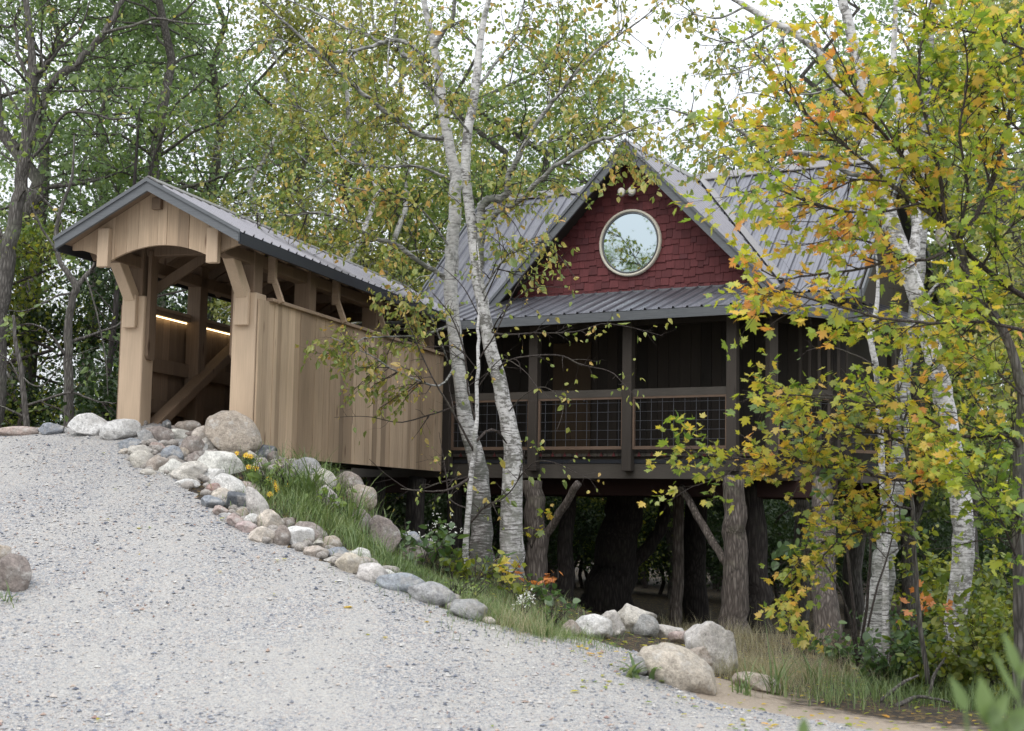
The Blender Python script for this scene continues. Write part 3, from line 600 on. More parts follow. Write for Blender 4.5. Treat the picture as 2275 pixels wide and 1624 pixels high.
b = MB(); along(.0, SID, -.17, -.06, 4.40, 4.54, b); part(b, 'porch_beam', 'stain_shaded', Hm)
pa = np.array((CN - .55, TW, ZT + .02)); pb = np.array((CN + ov, PT, PZ + .02))
b = MB(); b.beam(pa, pb, .12, .015); part(b, 'hip_cap', 'ridge', Hm)

# ------------------------------------------------------------------ logs under the house
def stem(name, label, cat, pts, wpx, mat='bark_log', sides=20, sink=.35, rough=.03, sub=5, group=None, seed=1):
    """one bark-covered stem, pts = (x, y, Y); returns the empty-free single mesh thing"""
    r_ = np.random.default_rng(seed); P = np.array([pw(*p) for p in pts]); R_ = np.array(wpx) / 2 / F0 * P[:, 1]
    P, R_ = smooth_path(P, R_, sub, r_, .12)
    if sink: P = np.vstack([P[0] - np.array((0, 0, sink)), P]); R_ = np.r_[R_[0] * 1.15, R_]
    b = MB(); b.tube(P, R_, sides, rough, r_); o = b.build(name, M[mat], None, True, off=P[1] if sink else P[0]); o.location = P[1] if sink else P[0]
    return tag(o, label, cat, group)
def smooth_path(P, R_, sub, r_, wob=.0):
    n = len(P)
    if n < 3: t = np.linspace(0, n - 1, (n - 1) * sub + 1)
    else: t = np.linspace(0, n - 1, (n - 1) * sub + 1)
    i = np.clip(np.floor(t).astype(int), 0, n - 2); f = (t - i)[:, None]
    P0 = P[np.clip(i - 1, 0, n - 1)]; P1 = P[i]; P2 = P[i + 1]; P3 = P[np.clip(i + 2, 0, n - 1)]
    Q_ = .5 * ((2 * P1) + (-P0 + P2) * f + (2 * P0 - 5 * P1 + 4 * P2 - P3) * f ** 2 + (-P0 + 3 * P1 - 3 * P2 + P3) * f ** 3)
    RR = np.interp(t, np.arange(n), R_)
    Q_ = Q_ + r_.normal(size=Q_.shape) * RR[:, None] * wob; return Q_, RR
stem('support_trunk', 'thick bark-covered trunk under the right deck corner, pale front one of a pair', 'tree trunk', [(1636, 1405, 21), (1634, 1250, 21), (1632, 1150, 21), (1630, 1066, 21)], [66, 54, 50, 46], seed=2)
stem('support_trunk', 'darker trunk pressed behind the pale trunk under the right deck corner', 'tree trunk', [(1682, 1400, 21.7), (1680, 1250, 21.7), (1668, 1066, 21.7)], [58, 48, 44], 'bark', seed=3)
stem('support_trunk', 'bark-covered trunk just right of the two white birch trunks, holding the deck', 'tree trunk', [(1192, 1330, 22.6), (1190, 1200, 22.6), (1184, 1064, 22.6)], [52, 46, 42], 'bark_log', seed=4)
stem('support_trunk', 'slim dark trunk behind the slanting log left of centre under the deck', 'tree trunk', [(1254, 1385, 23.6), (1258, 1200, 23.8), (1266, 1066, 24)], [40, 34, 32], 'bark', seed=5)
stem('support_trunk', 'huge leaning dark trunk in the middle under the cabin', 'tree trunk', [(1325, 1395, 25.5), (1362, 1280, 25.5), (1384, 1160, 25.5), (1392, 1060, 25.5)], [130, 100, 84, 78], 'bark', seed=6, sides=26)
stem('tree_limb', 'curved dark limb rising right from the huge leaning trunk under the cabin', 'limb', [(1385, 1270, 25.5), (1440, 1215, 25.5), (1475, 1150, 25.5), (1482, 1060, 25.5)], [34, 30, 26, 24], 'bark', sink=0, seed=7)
stem('support_trunk', 'slender dark trunk between the huge leaning trunk and the right log brace', 'tree trunk', [(1500, 1395, 24), (1506, 1230, 24), (1506, 1062, 24)], [28, 25, 24], 'bark_log', seed=8)
stem('support_trunk', 'broad shade-darkened trunk behind the right log brace under the cabin', 'tree trunk', [(1545, 1395, 26), (1542, 1230, 26), (1550, 1062, 26)], [60, 50, 48], 'bark', seed=9)
stem('support_trunk', 'rough grey-brown trunk under the deck behind yellow maple leaves, right of the paired trunks', 'tree trunk', [(1840, 1430, 19.4), (1832, 1300, 19.6), (1828, 1150, 20), (1826, 1062, 20.2)], [66, 54, 48, 46], 'bark_log', seed=10)
stem('support_trunk', 'dark post-like trunk under the far end of the bridge, nearest the boulders', 'tree trunk', [(838, 1240, 22.5), (838, 1060, 22.5)], [36, 32], 'bark', seed=11)
stem('support_trunk', 'dark wide trunk under the bridge end, second from the boulders', 'tree trunk', [(918, 1290, 23), (920, 1200, 23), (926, 1060, 23)], [50, 42, 38], 'bark', seed=12)
stem('support_trunk', 'dark trunk under the deck directly left of the birch sapling', 'tree trunk', [(1006, 1290, 24), (1010, 1060, 24)], [36, 32], 'bark', seed=13)
for nm, lb, pts, wpx in (('log_brace', 'slanting bark-covered log brace left of centre under the deck', [(1178, 1232, 22.7), (1232, 1160, 22.4), (1284, 1072, 22.0)], [20, 18, 17]),
                         ('log_brace', 'slanting grey log brace leaning left from the pale trunk up to the deck', [(1616, 1256, 21.1), (1560, 1165, 21.6), (1512, 1080, 22.0)], [17, 17, 16])):
    stem(nm, lb, 'brace', pts, wpx, 'bark_log', sink=0, seed=14)

# ------------------------------------------------------------------ tree machinery
LEAF_B = (np.array([(0, 0, 0), (.30, .28, .06), (.21, .68, .05), (0, 1, -.08), (-.21, .68, .05), (-.30, .28, .06)]), [(0, 1, 2, 3), (0, 3, 4, 5)])
LEAF_Q = (np.array([(0, 0, 0), (.34, .45, .07), (0, 1, -.05), (-.34, .45, .07)]), [(0, 1, 2, 3)])
_h = [(0, 0), (.16, -.03), (.40, .08), (.31, .19), (.56, .40), (.60, .56), (.38, .50), (.24, .45), (.30, .72), (.14, .70), (0, 1)]
_mv = [(x, y, .10 * abs(x) - .06 * y) for x, y in _h] + [(-x, y, .10 * abs(x) - .06 * y) for x, y in _h[1:-1]]
LEAF_M = (np.array(_mv), [tuple(range(11)), tuple([0, 10] + list(range(19, 10, -1)))])
_o = [(0, 0), (.26, .08), (.40, .32), (.34, .62), (.14, .9), (0, 1)]
LEAF_O = (np.array([(x, y, .12 * abs(x) - .05 * y) for x, y in _o] + [(-x, y, .12 * abs(x) - .05 * y) for x, y in _o[1:-1]]), [tuple(range(6)), (0, 5, 9, 8, 7, 6)])
def add_leaves(mb, P, D, size, tpl, r_, droop=.5, flat=.0, spread=1.0, jit=.3):
    """P leaf stem points, D twig directions"""
    P = np.asarray(P); n = len(P)
    if n == 0: return
    a = nrm(np.asarray(D) * .5 + r_.normal(size=(n, 3)) * .6 * spread + np.array((0, 0, -droop)))
    nn = r_.normal(size=(n, 3)) * (1 - flat) + np.array((0, 0, 1.)) * flat * 1.6
    nn = nrm(nn - a * (nn * a).sum(-1, keepdims=True)); sd_ = np.cross(a, nn)
    s_ = size * np.exp(r_.normal(size=n) * jit); tv, tf = tpl
    V = P[:, None] + s_[:, None, None] * (tv[None, :, 0:1] * sd_[:, None] + tv[None, :, 1:2] * a[:, None] + tv[None, :, 2:3] * nn[:, None])
    k = len(tv); base = mb.n; mb.v.append(V.reshape(-1, 3)); mb.n += n * k
    for f in tf: mb.f.append(np.array(f)[None] + (np.arange(n) * k)[:, None] + base)
class Grower:
    def __init__(s, seed): s.r = np.random.default_rng(seed); s.wood = MB(); s.twig = MB(); s.LP = []; s.LD = []
    def path(s, p, d, L, n, wob, grav):
        P = [p]; d = nrm(d)
        for i in range(n):
            d = nrm(d + s.r.normal(size=3) * wob + np.array((0, 0, grav))); p = p + d * L / n; P.append(p)
        return np.array(P)
    def sprout(s, P, R_, lv, spec):
        """spec: list per level of dict(n per metre, len, ang, wob, grav, f0, leaf spacing)"""
        sp = spec[lv]; seg = np.linalg.norm(np.diff(P, axis=0), axis=1); cum = np.r_[0, np.cumsum(seg)]; L = cum[-1]
        n = s.r.poisson(L * sp['n'] * (1 - sp.get('f0', .1))) if lv == 0 else max(1, s.r.poisson(L * sp['n']))
        for _ in range(n):
            f = s.r.uniform(sp.get('f0', .1), 1.0) * L; i = min(np.searchsorted(cum, f) - 1, len(P) - 2); i = max(i, 0); u = (f - cum[i]) / (seg[i] + 1e-9)
            p = P[i] + (P[i + 1] - P[i]) * u; T = nrm(P[i + 1] - P[i]); pr = R_[i] + (R_[i + 1] - R_[i]) * u
            v = s.r.normal(size=3) * np.array((1, 1, sp.get('vz', 1.0))); v = nrm(v - T * (v @ T)); an = sp['ang'] * s.r.uniform(.6, 1.3)
            d = T * cos(an) + v * sin(an) + np.array(sp.get('bias', (0, 0, 0)))
            l_ = sp['len'] * s.r.uniform(.45, 1.25) * (1 - sp.get('tap', .45) * f / L)
            r0 = min(pr * .65, sp['r']); n_ = sp.get('seg', 4); Q_ = s.path(p, d, l_, n_, sp['wob'], sp['grav']); rr = np.linspace(r0, r0 * .3, n_ + 1)
            if sp.get('tube', 1): (s.wood if sp.get('bark') else s.twig).tube(Q_, rr, sp.get('sides', 4), cap=False)
            if sp.get('leaf'):
                m_ = max(1, int(l_ * sp['leaf'])); uu = s.r.uniform(.15, 1, m_) * n_; ii = np.minimum(uu.astype(int), n_ - 1); w_ = (uu - ii)[:, None]
                s.LP.append(Q_[ii] * (1 - w_) + Q_[ii + 1] * w_); s.LD.append(nrm(Q_[ii + 1] - Q_[ii]))
            if lv + 1 < len(spec): s.sprout(Q_, rr, lv + 1, spec)
    def limb(s, pts, wpx, sub=4, sides=8, wob=.25, rough=.03):
        P = np.array([pw(*p) for p in pts]); R_ = np.array(wpx) / 2 / F0 * P[:, 1]; P, R_ = smooth_path(P, R_, sub, s.r, wob)
        s.wood.tube(P, R_, sides, rough, s.r); return P, R_
    def leaves(s, mb, size, tpl, keep=1.0, **k):
        if not s.LP: return
        P = np.vstack(s.LP); D = np.vstack(s.LD); q = s.r.random(len(P)) < keep; add_leaves(mb, P[q], D[q], size, tpl, s.r, **k)

def branches(t, G, mat, base, name='branches'):
    nf = sum(len(f) for f in sorted_faces(G.wood)); mb = MB(); mb.v = G.wood.v + G.twig.v; mb.f = list(G.wood.f) + [f + G.wood.n for f in G.twig.f]; mb.n = G.wood.n + G.twig.n
    if not mb.n: return
    o = mb.build(name, M[mat], t, True, off=base); o.data.materials.append(M['twig'])
    k = np.zeros(len(o.data.polygons), np.int32); k[nf:] = 1; o.data.polygons.foreach_set('material_index', k); return o
def sorted_faces(mb): return mb.f
def fin(t, name, mb, mat, base, smooth=False):
    if mb.n: o = mb.build(name, M[mat], t, smooth, off=base); return o

# ------------------------------------------------------------------ the two white birches by the deck
TW1 = dict(n=10, len=.85, ang=.9, wob=.16, grav=-.04, r=.008, seg=5, sides=4, f0=.15)
TW2 = dict(n=14.0, len=.34, ang=.8, wob=.2, grav=-.10, r=.0024, seg=3, sides=3, leaf=17)
def lim(G, pts, wpx, dY, Y0, spec, tw=1, dark=0, **k):
    if dark: G.wood, G.twig = G.twig, G.wood; wpx = [w_ * .8 for w_ in wpx]
    n = len(pts); P = [(x, y, Y0 + dY * i / (n - 1)) for i, (x, y) in enumerate(pts)]; w_ = np.interp(np.arange(n), np.linspace(0, n - 1, len(wpx)), wpx)
    Pp, Rr = G.limb(P, w_, **k)
    if dark: G.wood, G.twig = G.twig, G.wood
    if tw: G.sprout(Pp, Rr, 0, spec)
    return Pp, Rr
bs = pw(1072, 1245, 19.0)
t = empty('birch_tree', bs, 0, 'white birch with dark mossy base, left trunk of the pair before the deck', 'tree', 'birches beside the bridge end')
G = Grower(21); Y0 = 19.0
lim(G, [(1074, 1290), (1070, 1218), (1066, 1073), (1050, 993), (1030, 913), (1017, 793), (1002, 672), (1002, 592), (1007, 521), (1013, 401), (1001, 341), (985, 249), (973, 160), (963, 100), (949, 40), (935, -40), (925, -160), (910, -300)],
    [62, 52, 42, 38, 34, 32, 32, 31, 29, 28, 24, 22, 19, 17, 14, 12, 8, 4], 0, Y0, None, 0, sides=16, rough=.02, wob=.08)
trunkmb = G.wood; G.wood = MB()
sp = [TW1, TW2]
for pts, wp, dY in [([(987, 307), (933, 301), (897, 277), (841, 237), (805, 205), (753, 160), (700, 112), (644, 60), (592, 12), (540, -30)], [13, 11, 8, 3], -1.6),
                    ([(953, 136), (913, 100), (865, 88), (849, 96), (813, 76), (773, 64), (692, 24), (640, 0)], [12, 8, 3], .8),
                    ([(849, 96), (793, 112), (704, 114), (664, 104), (616, 88), (560, 95)], [9, 6, 3], -.8),
                    ([(992, 620), (953, 594), (873, 541), (833, 529), (765, 493), (725, 477), (696, 473), (644, 479), (592, 473), (540, 485)], [12, 10, 7, 3], -1.2),
                    ([(985, 260), (953, 192), (910, 130), (889, 112), (875, 60), (880, 0), (885, -60)], [16, 11, 6], .6),
                    ([(963, 110), (985, 70), (1005, 45), (1010, -20), (1020, -90)], [14, 10, 5], -.5),
                    ([(1005, 560), (940, 470), (870, 430), (800, 420), (730, 400), (650, 330)], [6, 4, 2], -1.6),
                    ([(1000, 400), (930, 370), (850, 370), (760, 350), (690, 250), (600, 230)], [7, 5, 2], 1.2),
                    ([(865, 88), (858, 200), (856, 290)], [4, 3, 2], -.5), ([(773, 64), (790, 160), (800, 240)], [4, 3, 2], .3),
                    ([(996, 724), (934, 745), (830, 749), (798, 757), (770, 790)], [6, 4, 1.5], -1.0),
                    ([(1017, 800), (974, 857), (882, 825), (822, 789), (734, 749)], [6, 4, 1.5], -1.4),
                    ([(994, 800), (955, 700), (905, 640), (850, 600)], [4, 3, 1.2], -1.1)]:
    lim(G, pts, wp, dY, Y0, sp, 1, sides=7)
for pts, wp, dY in [([(1020, 900), (918, 933), (874, 937), (814, 925), (742, 927)], [5, 3, 1.2], -1.1), ([(1040, 1060), (984, 1070), (918, 1089), (864, 1059), (820, 1020)], [6, 4, 1.2], -.8)]:
    lim(G, pts, wp, dY, Y0, [dict(TW1, n=5, len=.4), dict(TW2, n=5, leaf=7)], 1, dark=1, sides=6)
lf = MB(); G.leaves(lf, .066, LEAF_B, droop=.75, keep=1.0)
fin(t, 'trunk', trunkmb, 'birch_mid', bs, True); branches(t, G, 'birch_old', bs); fin(t, 'crown', lf, 'lf_birch', bs)

bs = pw(1135, 1262, 18.4)
t = empty('birch_tree', bs, 0, 'whiter curving birch, right trunk of the pair before the deck, crossing the porch eave', 'tree', 'birches beside the bridge end')
G = Grower(22); Y0 = 18.4
lim(G, [(1132, 1310), (1135, 1234), (1139, 1073), (1131, 953), (1103, 833), (1083, 733), (1066, 652), (1057, 582), (1046, 481), (1032, 375), (1041, 281), (1055, 200), (1063, 120), (1073, 50), (1092, -30), (1110, -140), (1120, -260)],
    [68, 56, 46, 38, 32, 30, 28, 27, 24, 22, 21, 20, 18, 14, 10, 7, 3], 0, Y0, None, 0, sides=16, rough=.02, wob=.08)
trunkmb = G.wood; G.wood = MB()
for pts, wp, dY in [([(1060, 600), (1070, 500), (1073, 449), (1122, 433), (1130, 393), (1150, 353), (1170, 309), (1218, 237), (1250, 200), (1294, 144), (1338, 104), (1378, 76), (1418, 48), (1470, 5)], [20, 20, 13, 10, 8, 5, 3], -1.0),
                    ([(1075, 500), (1094, 481), (1154, 445), (1194, 405), (1234, 369), (1290, 333), (1334, 309), (1354, 307), (1400, 290)], [14, 12, 10, 5], -1.6),
                    ([(1218, 237), (1222, 190), (1236, 120), (1240, 0)], [5, 4, 2], .5),
                    ([(1055, 200), (1110, 130), (1150, 60), (1170, -30)], [8, 6, 3], .9),
                    ([(1334, 309), (1322, 260), (1310, 200), (1340, 130)], [4, 3, 1.5], .5),
                    ([(1378, 76), (1372, 40), (1376, -20)], [4, 3, 2], .2),
                    ([(1170, 309), (1190, 325), (1250, 300), (1340, 270), (1430, 330)], [5, 4, 2], .6),
                    ([(1045, 300), (1000, 240), (960, 200), (930, 130)], [6, 5, 3], -1.4),
                    ([(1190, 325), (1300, 300), (1390, 330), (1460, 385)], [4, 3, 1.2], .2),
                    ([(1066, 660), (1100, 600), (1150, 545), (1220, 520)], [5, 4, 1.5], -1.2)]:
    lim(G, pts, wp, dY, Y0, sp, 1, sides=7)
for pts, wp, dY in [([(1083, 733), (1115, 743), (1190, 740), (1279, 737), (1335, 720), (1400, 727), (1473, 747)], [6, 4, 1.2], -1.2), ([(1103, 833), (1131, 799), (1236, 789), (1289, 809), (1354, 825), (1384, 852), (1413, 881)], [6, 4, 1.2], -1.3),
                    ([(1135, 1090), (1158, 1055), (1190, 1026), (1236, 1029), (1289, 1055), (1312, 1065)], [5, 3, 1.2], -.9), ([(1040, 1160), (1036, 1171), (1080, 1124), (1115, 1108), (1148, 1070), (1165, 1000)], [6, 5, 2], -.8),
                    ([(1120, 930), (1160, 880), (1210, 860), (1250, 900), (1235, 960)], [4, 3, 1.2], -1.1), ([(1090, 740), (1120, 690), (1180, 640), (1260, 640)], [5, 3, 1.2], -1.3), ([(1066, 690), (1130, 560), (1210, 540), (1280, 620)], [4, 3, 1.2], -1.5)]:
    lim(G, pts, wp, dY, Y0, [dict(TW1, n=6, len=.42), dict(TW2, n=6, leaf=10)], 1, dark=1, sides=6)
lf = MB(); G.leaves(lf, .066, LEAF_B, droop=.75, keep=1.0)
fin(t, 'trunk', trunkmb, 'birch', bs, True); branches(t, G, 'birch_old', bs); fin(t, 'crown', lf, 'lf_birch', bs)

bs = pw(1030, 1300, 16.8)
t = empty('birch_sapling', bs, 0, 'thin pale sapling standing in front of the left birch trunk', 'tree')
G = Grower(23); Y0 = 16.8
lim(G, [(1030, 1320), (1034, 1218), (1046, 1073), (1054, 993), (1058, 913), (1062, 793), (1062, 712), (1066, 620), (1060, 540)], [15, 14, 12, 11, 9, 8, 6, 4, 2], 0, Y0, None, 0, sides=10)
trunkmb = G.wood; G.wood = MB()
for pts, wp, dY in [([(1054, 985), (1085, 955), (1110, 965), (1125, 985)], [7, 6, 3], .4), ([(1050, 1000), (1020, 940), (985, 880), (950, 820), (900, 700)], [6, 5, 2], -.6), ([(1058, 940), (1040, 870), (1030, 780), (1000, 700), (960, 650)], [5, 4, 2], -.4),
                    ([(1062, 800), (1100, 740), (1140, 650), (1170, 600)], [4, 3, 1.5], -.4), ([(1046, 1060), (1005, 1085), (960, 1092), (890, 1086)], [7, 5, 2], -.3), ([(1062, 860), (1110, 800), (1160, 820), (1200, 870)], [3, 2, 1], -.6),
                    ([(1062, 700), (1030, 640), (990, 600), (930, 560)], [3, 2, 1], -.6), ([(1060, 820), (1010, 770), (950, 770), (880, 740)], [3, 2, 1], -.8), ([(1040, 1130), (1000, 1110), (990, 1050), (975, 960)], [4, 3, 1], .3)]:
    lim(G, pts, wp, dY, Y0, [dict(TW1, n=6, len=.42), dict(TW2, n=7, leaf=11)], 1, sides=6)
lf = MB(); G.leaves(lf, .056, LEAF_B, droop=.75, keep=.8)
fin(t, 'trunk', trunkmb, 'birch', bs, True); branches(t, G, 'twig', bs); fin(t, 'crown', lf, 'lf_birch', bs)

# ------------------------------------------------------------------ birches at the right
bs = pw(2117, 1495, 15.6)
t = empty('birch_tree', bs, 0, 'tall bright white birch leaning left, in front of the maple at the right', 'tree', 'birches at the right edge')
G = Grower(31); Y0 = 15.6
lim(G, [(2108, 1560), (2112, 1500), (2117, 1420), (2139, 1236), (2135, 1126), (2117, 1017), (2095, 886), (2078, 807), (2045, 678), (2014, 591), (1984, 503), (1957, 429), (1940, 324), (1927, 245), (1914, 188), (1900, 109), (1883, 44), (1866, -20), (1840, -160), (1820, -300)],
    [46, 42, 46, 48, 48, 46, 44, 43, 42, 40, 38, 36, 34, 30, 27, 25, 23, 20, 12, 4], 0, Y0, None, 0, sides=16, rough=.02, wob=.07)
lim(G, [(2014, 600), (2030, 550), (2036, 503), (2027, 416), (2010, 330), (2005, 284), (1992, 210), (1985, 120), (1990, 0)], [26, 24, 20, 16, 10], .4, Y0, None, 0, sides=12, wob=.08)
lim(G, [(1935, 340), (1900, 298), (1887, 254), (1860, 190), (1830, 127), (1752, 66), (1717, 52), (1655, 13), (1620, -10), (1560, -60)], [18, 18, 17, 15, 9], .5, Y0, None, 0, sides=12, wob=.08)
trunkmb = G.wood; G.wood = MB()
sp2 = [dict(TW1, n=8, len=.85), dict(TW2, n=11, leaf=16)]
for pts, wp, dY in [([(1957, 400), (1883, 385), (1839, 350), (1787, 341), (1708, 341), (1664, 306), (1603, 267), (1541, 258), (1480, 240)], [14, 13, 9, 3], -.8),
                    ([(1752, 66), (1700, 130), (1640, 160), (1560, 170)], [7, 4, 2], -.5), ([(1717, 52), (1650, 90), (1590, 90), (1530, 60)], [6, 4, 2], .4), ([(1664, 306), (1620, 350), (1560, 370)], [4, 3, 1.5], -.3),
                    ([(1603, 267), (1560, 310), (1500, 340)], [4, 3, 1.5], .2), ([(1860, 190), (1800, 210), (1720, 200), (1640, 210)], [6, 4, 1.5], .7), ([(1655, 13), (1600, 40), (1540, 30), (1500, 0)], [6, 4, 2], .3)]:
    lim(G, pts, wp, dY, Y0, sp2, 1, sides=7)
lf = MB(); G.leaves(lf, .066, LEAF_B, droop=.75, keep=.85)
fin(t, 'trunk', trunkmb, 'birch', bs, True); branches(t, G, 'birch_old', bs); fin(t, 'crown', lf, 'lf_birch', bs)
bs = pw(1942, 1480, 17.4)
t = empty('birch_tree', bs, 0, 'shaded grey birch with broad dark flared base, left of the bright right birch', 'tree', 'birches at the right edge')
G = Grower(32)
lim(G, [(1935, 1520), (1940, 1440), (1952, 1330), (1964, 1236), (1978, 1160), (1990, 1083), (2000, 980), (2003, 886), (2012, 798), (2030, 700), (2045, 560), (2050, 400), (2060, 200), (2070, 0), (2070, -200)], [82, 66, 54, 48, 44, 40, 36, 34, 30, 27, 24, 22, 18, 12, 5], 0, 17.4, None, 0, sides=16, wob=.08)
trunkmb = G.wood; G.wood = MB()
for pts, wp, dY in [([(2030, 690), (2090, 620), (2140, 560)], [10, 7, 3], .5), ([(2050, 400), (2100, 300), (2180, 200)], [10, 6, 3], .5)]: lim(G, pts, wp, dY, 17.4, sp2, 1, sides=7)
lf = MB(); G.leaves(lf, .07, LEAF_B, droop=.6)
fin(t, 'trunk', trunkmb, 'birch_old', bs, True); branches(t, G, 'birch_old', bs); fin(t, 'crown', lf, 'lf_green', bs)
bs = pw(1965, 1420, 16.6)
t = empty('birch_tree', bs, 0, 'slender white birch stem rising among maple leaves left of the leaning birch', 'tree', 'birches at the right edge')
G = Grower(33)
lim(G, [(1965, 1470), (1966, 1300), (1962, 1126), (1955, 973), (1946, 820), (1933, 754), (1942, 710), (1950, 640), (1945, 560)], [17, 15, 14, 14, 14, 13, 12, 8, 3], 0, 16.6, None, 0, sides=10, wob=.1)
fin(t, 'trunk', G.wood, 'birch', bs, True)
G.wood = MB(); lim(G, [(1946, 815), (1900, 790), (1840, 770), (1790, 780)], [5, 3, 1.5], -.2, 16.6, [dict(TW1, n=4, len=.3), dict(TW2, n=6, leaf=10)])
lf = MB(); G.leaves(lf, .06, LEAF_O, droop=.4); branches(t, G, 'twig', bs); fin(t, 'crown', lf, 'lf_hazel', bs)

# ------------------------------------------------------------------ maples at the right
MS1 = dict(n=13, len=.72, ang=.75, wob=.14, grav=.0, r=.008, seg=5, sides=4, f0=.05, vz=.5)
MS2 = dict(n=16.0, len=.28, ang=.75, wob=.14, grav=-.02, r=.0024, seg=3, sides=3, leaf=13, vz=.5)
bs = pw(2262, 1560, 12.6)
t = empty('maple_tree', bs, 0, 'big sugar maple at the right edge with spreading yellow, green and orange leaves', 'tree')
G = Grower(41); Y0 = 12.6
tr = lim(G, [(2266, 1600), (2264, 1450), (2262, 1250), (2264, 1000), (2270, 870), (2230, 740), (2161, 632), (2137, 564), (2125, 528), (2097, 496), (2037, 452), (1969, 403), (1933, 367), (1896, 340), (1787, 251), (1708, 153), (1650, 90)],
         [30, 28, 26, 26, 24, 20, 18, 17, 15, 14, 12, 10, 8, 7, 6, 4, 2], -.9, Y0, None, 0, sides=12, wob=.1)
trunkmb = G.wood; G.wood = MB(); ms = [MS1, MS2]; j = len(tr[0]) * 7 // 16
G.sprout(tr[0][j:], tr[1][j:], 0, ms)
MAP = [([(2330, 690), (2274, 660), (2197, 604), (2129, 536), (2060, 420), (1990, 330), (1920, 250), (1850, 180), (1790, 110)], [14, 12, 8, 3], -.6, 12.4),
       ([(2097, 496), (2089, 395), (2065, 300), (2040, 180), (2052, 60), (2060, -20)], [11, 8, 4], .3, 12.0),
       ([(2129, 536), (2200, 420), (2230, 300), (2260, 150), (2280, 40)], [12, 9, 4], .5, 12.2),
       ([(2161, 632), (2110, 560), (2057, 578), (1993, 576), (1917, 596), (1797, 612), (1740, 620), (1690, 600)], [9, 7, 3], -.5, 12.0),
       ([(2310, 750), (2274, 736), (2200, 718), (2121, 716), (2065, 718), (1953, 706), (1889, 688), (1797, 664), (1740, 650), (1660, 655)], [9, 7, 3], -.3, 11.6),
       ([(2268, 1000), (2238, 969), (2137, 969), (2089, 947), (2025, 905), (1937, 901), (1877, 889), (1780, 880), (1690, 870)], [9, 7, 3], -.5, 12.4),
       ([(2037, 452), (1960, 470), (1880, 470), (1800, 450), (1720, 420), (1640, 430), (1600, 440)], [6, 5, 2], -.4, 11.8),
       ([(1969, 403), (1900, 400), (1840, 420), (1760, 380), (1690, 400)], [5, 4, 2], .4, 11.8),
       ([(2097, 496), (2020, 380), (1960, 270), (1900, 200), (1850, 100), (1800, 30)], [7, 5, 2], -.3, 12.0),
       
       ([(2262, 1150), (2200, 1080), (2130, 1060), (2080, 1050)], [7, 5, 2], -.4, 12.4), ([(2262, 1250), (2220, 1150), (2180, 1100), (2150, 1040)], [6, 4, 2], -.9, 12.2),
       ([(2125, 528), (2150, 420), (2130, 300), (2150, 160), (2130, 20)], [8, 6, 3], -.8, 12.0), ([(2200, 420), (2170, 260), (2200, 120), (2190, 0)], [6, 5, 3], .6, 12.2),
       ([(1896, 340), (1850, 300), (1780, 300), (1700, 280), (1640, 290)], [4, 3, 1.5], .2, 11.8), ([(2274, 880), (2230, 840), (2190, 800), (2130, 740)], [5, 4, 2], .4, 12.3),
       ([(2161, 632), (2200, 560), (2250, 500), (2300, 470)], [7, 5, 3], -.4, 12.3), ([(1993, 576), (1940, 540), (1860, 530), (1780, 545), (1700, 540)], [4, 3, 1.5], .3, 11.9),
       ([(2274, 300), (2200, 230), (2100, 200), (2010, 160), (1930, 170)], [6, 5, 2], .3, 12.4), ([(2300, 120), (2200, 80), (2100, 60), (2000, 20)], [6, 5, 2], 0, 12.2)]
for pts, wp, dY, yy0 in MAP: lim(G, pts, wp, dY, yy0, ms, 1, sides=7)
lf = MB(); G.leaves(lf, .071, LEAF_M, droop=.25, flat=.55, keep=1.0, jit=.24)
fin(t, 'trunk', trunkmb, 'bark_grey', bs, True); branches(t, G, 'twig', bs); fin(t, 'crown', lf, 'lf_maple', bs)
# young maple with low boughs in front of the deck
bs = pw(2060, 1500, 13.6)
t = empty('maple_sapling', bs, 0, 'young maple with low yellow boughs reaching across the deck corner', 'tree')
G = Grower(42)
tr = lim(G, [(2060, 1520), (2040, 1350), (2030, 1200), (2020, 1060), (2000, 920), (1990, 800), (1985, 700)], [12, 11, 9, 8, 6, 4, 2], 0, 13.6, None, 0, sides=8)
trunkmb = G.wood; G.wood = MB(); G.sprout(tr[0][10:], tr[1][10:], 0, ms)
for pts, wp, dY, yy0 in [([(2020, 1070), (1950, 1060), (1850, 1040), (1750, 1020), (1660, 1020), (1580, 1010), (1510, 1000)], [8, 5, 2], -.9, 13.4), ([(2010, 980), (1940, 960), (1860, 940), (1790, 950), (1720, 930)], [6, 4, 2], -.8, 13.4),
                         ([(2000, 920), (1930, 900), (1860, 880), (1780, 880), (1700, 900)], [6, 4, 2], -1.1, 13.4), ([(2030, 1200), (1950, 1180), (1870, 1190), (1800, 1220), (1740, 1290)], [6, 4, 2], -.8, 13.5),
                         ([(2025, 1130), (1940, 1120), (1860, 1120), (1790, 1130)], [6, 4, 2], -.6, 13.5), 
                         ([(1660, 1020), (1600, 1060), (1540, 1080), (1490, 1110)], [3, 2, 1.2], -.1, 12.8), ([(2020, 1060), (2080, 1000), (2130, 960)], [5, 3, 2], -.6, 13.5), ([(1870, 1190), (1800, 1270), (1770, 1330), (1740, 1370)], [3, 2, 1.2], -.1, 13.0),
                         ([(2005, 940), (2040, 860), (2080, 800), (2120, 780)], [4, 3, 1.5], -.8, 13.4)]:
    lim(G, pts, wp, dY, yy0, ms, 1, sides=7)
lf = MB(); G.leaves(lf, .064, LEAF_M, droop=.25, flat=.6, keep=1.0, jit=.24)
fin(t, 'trunk', trunkmb, 'bark_grey', bs, True); branches(t, G, 'twig', bs); fin(t, 'crown', lf, 'lf_maple_y', bs)
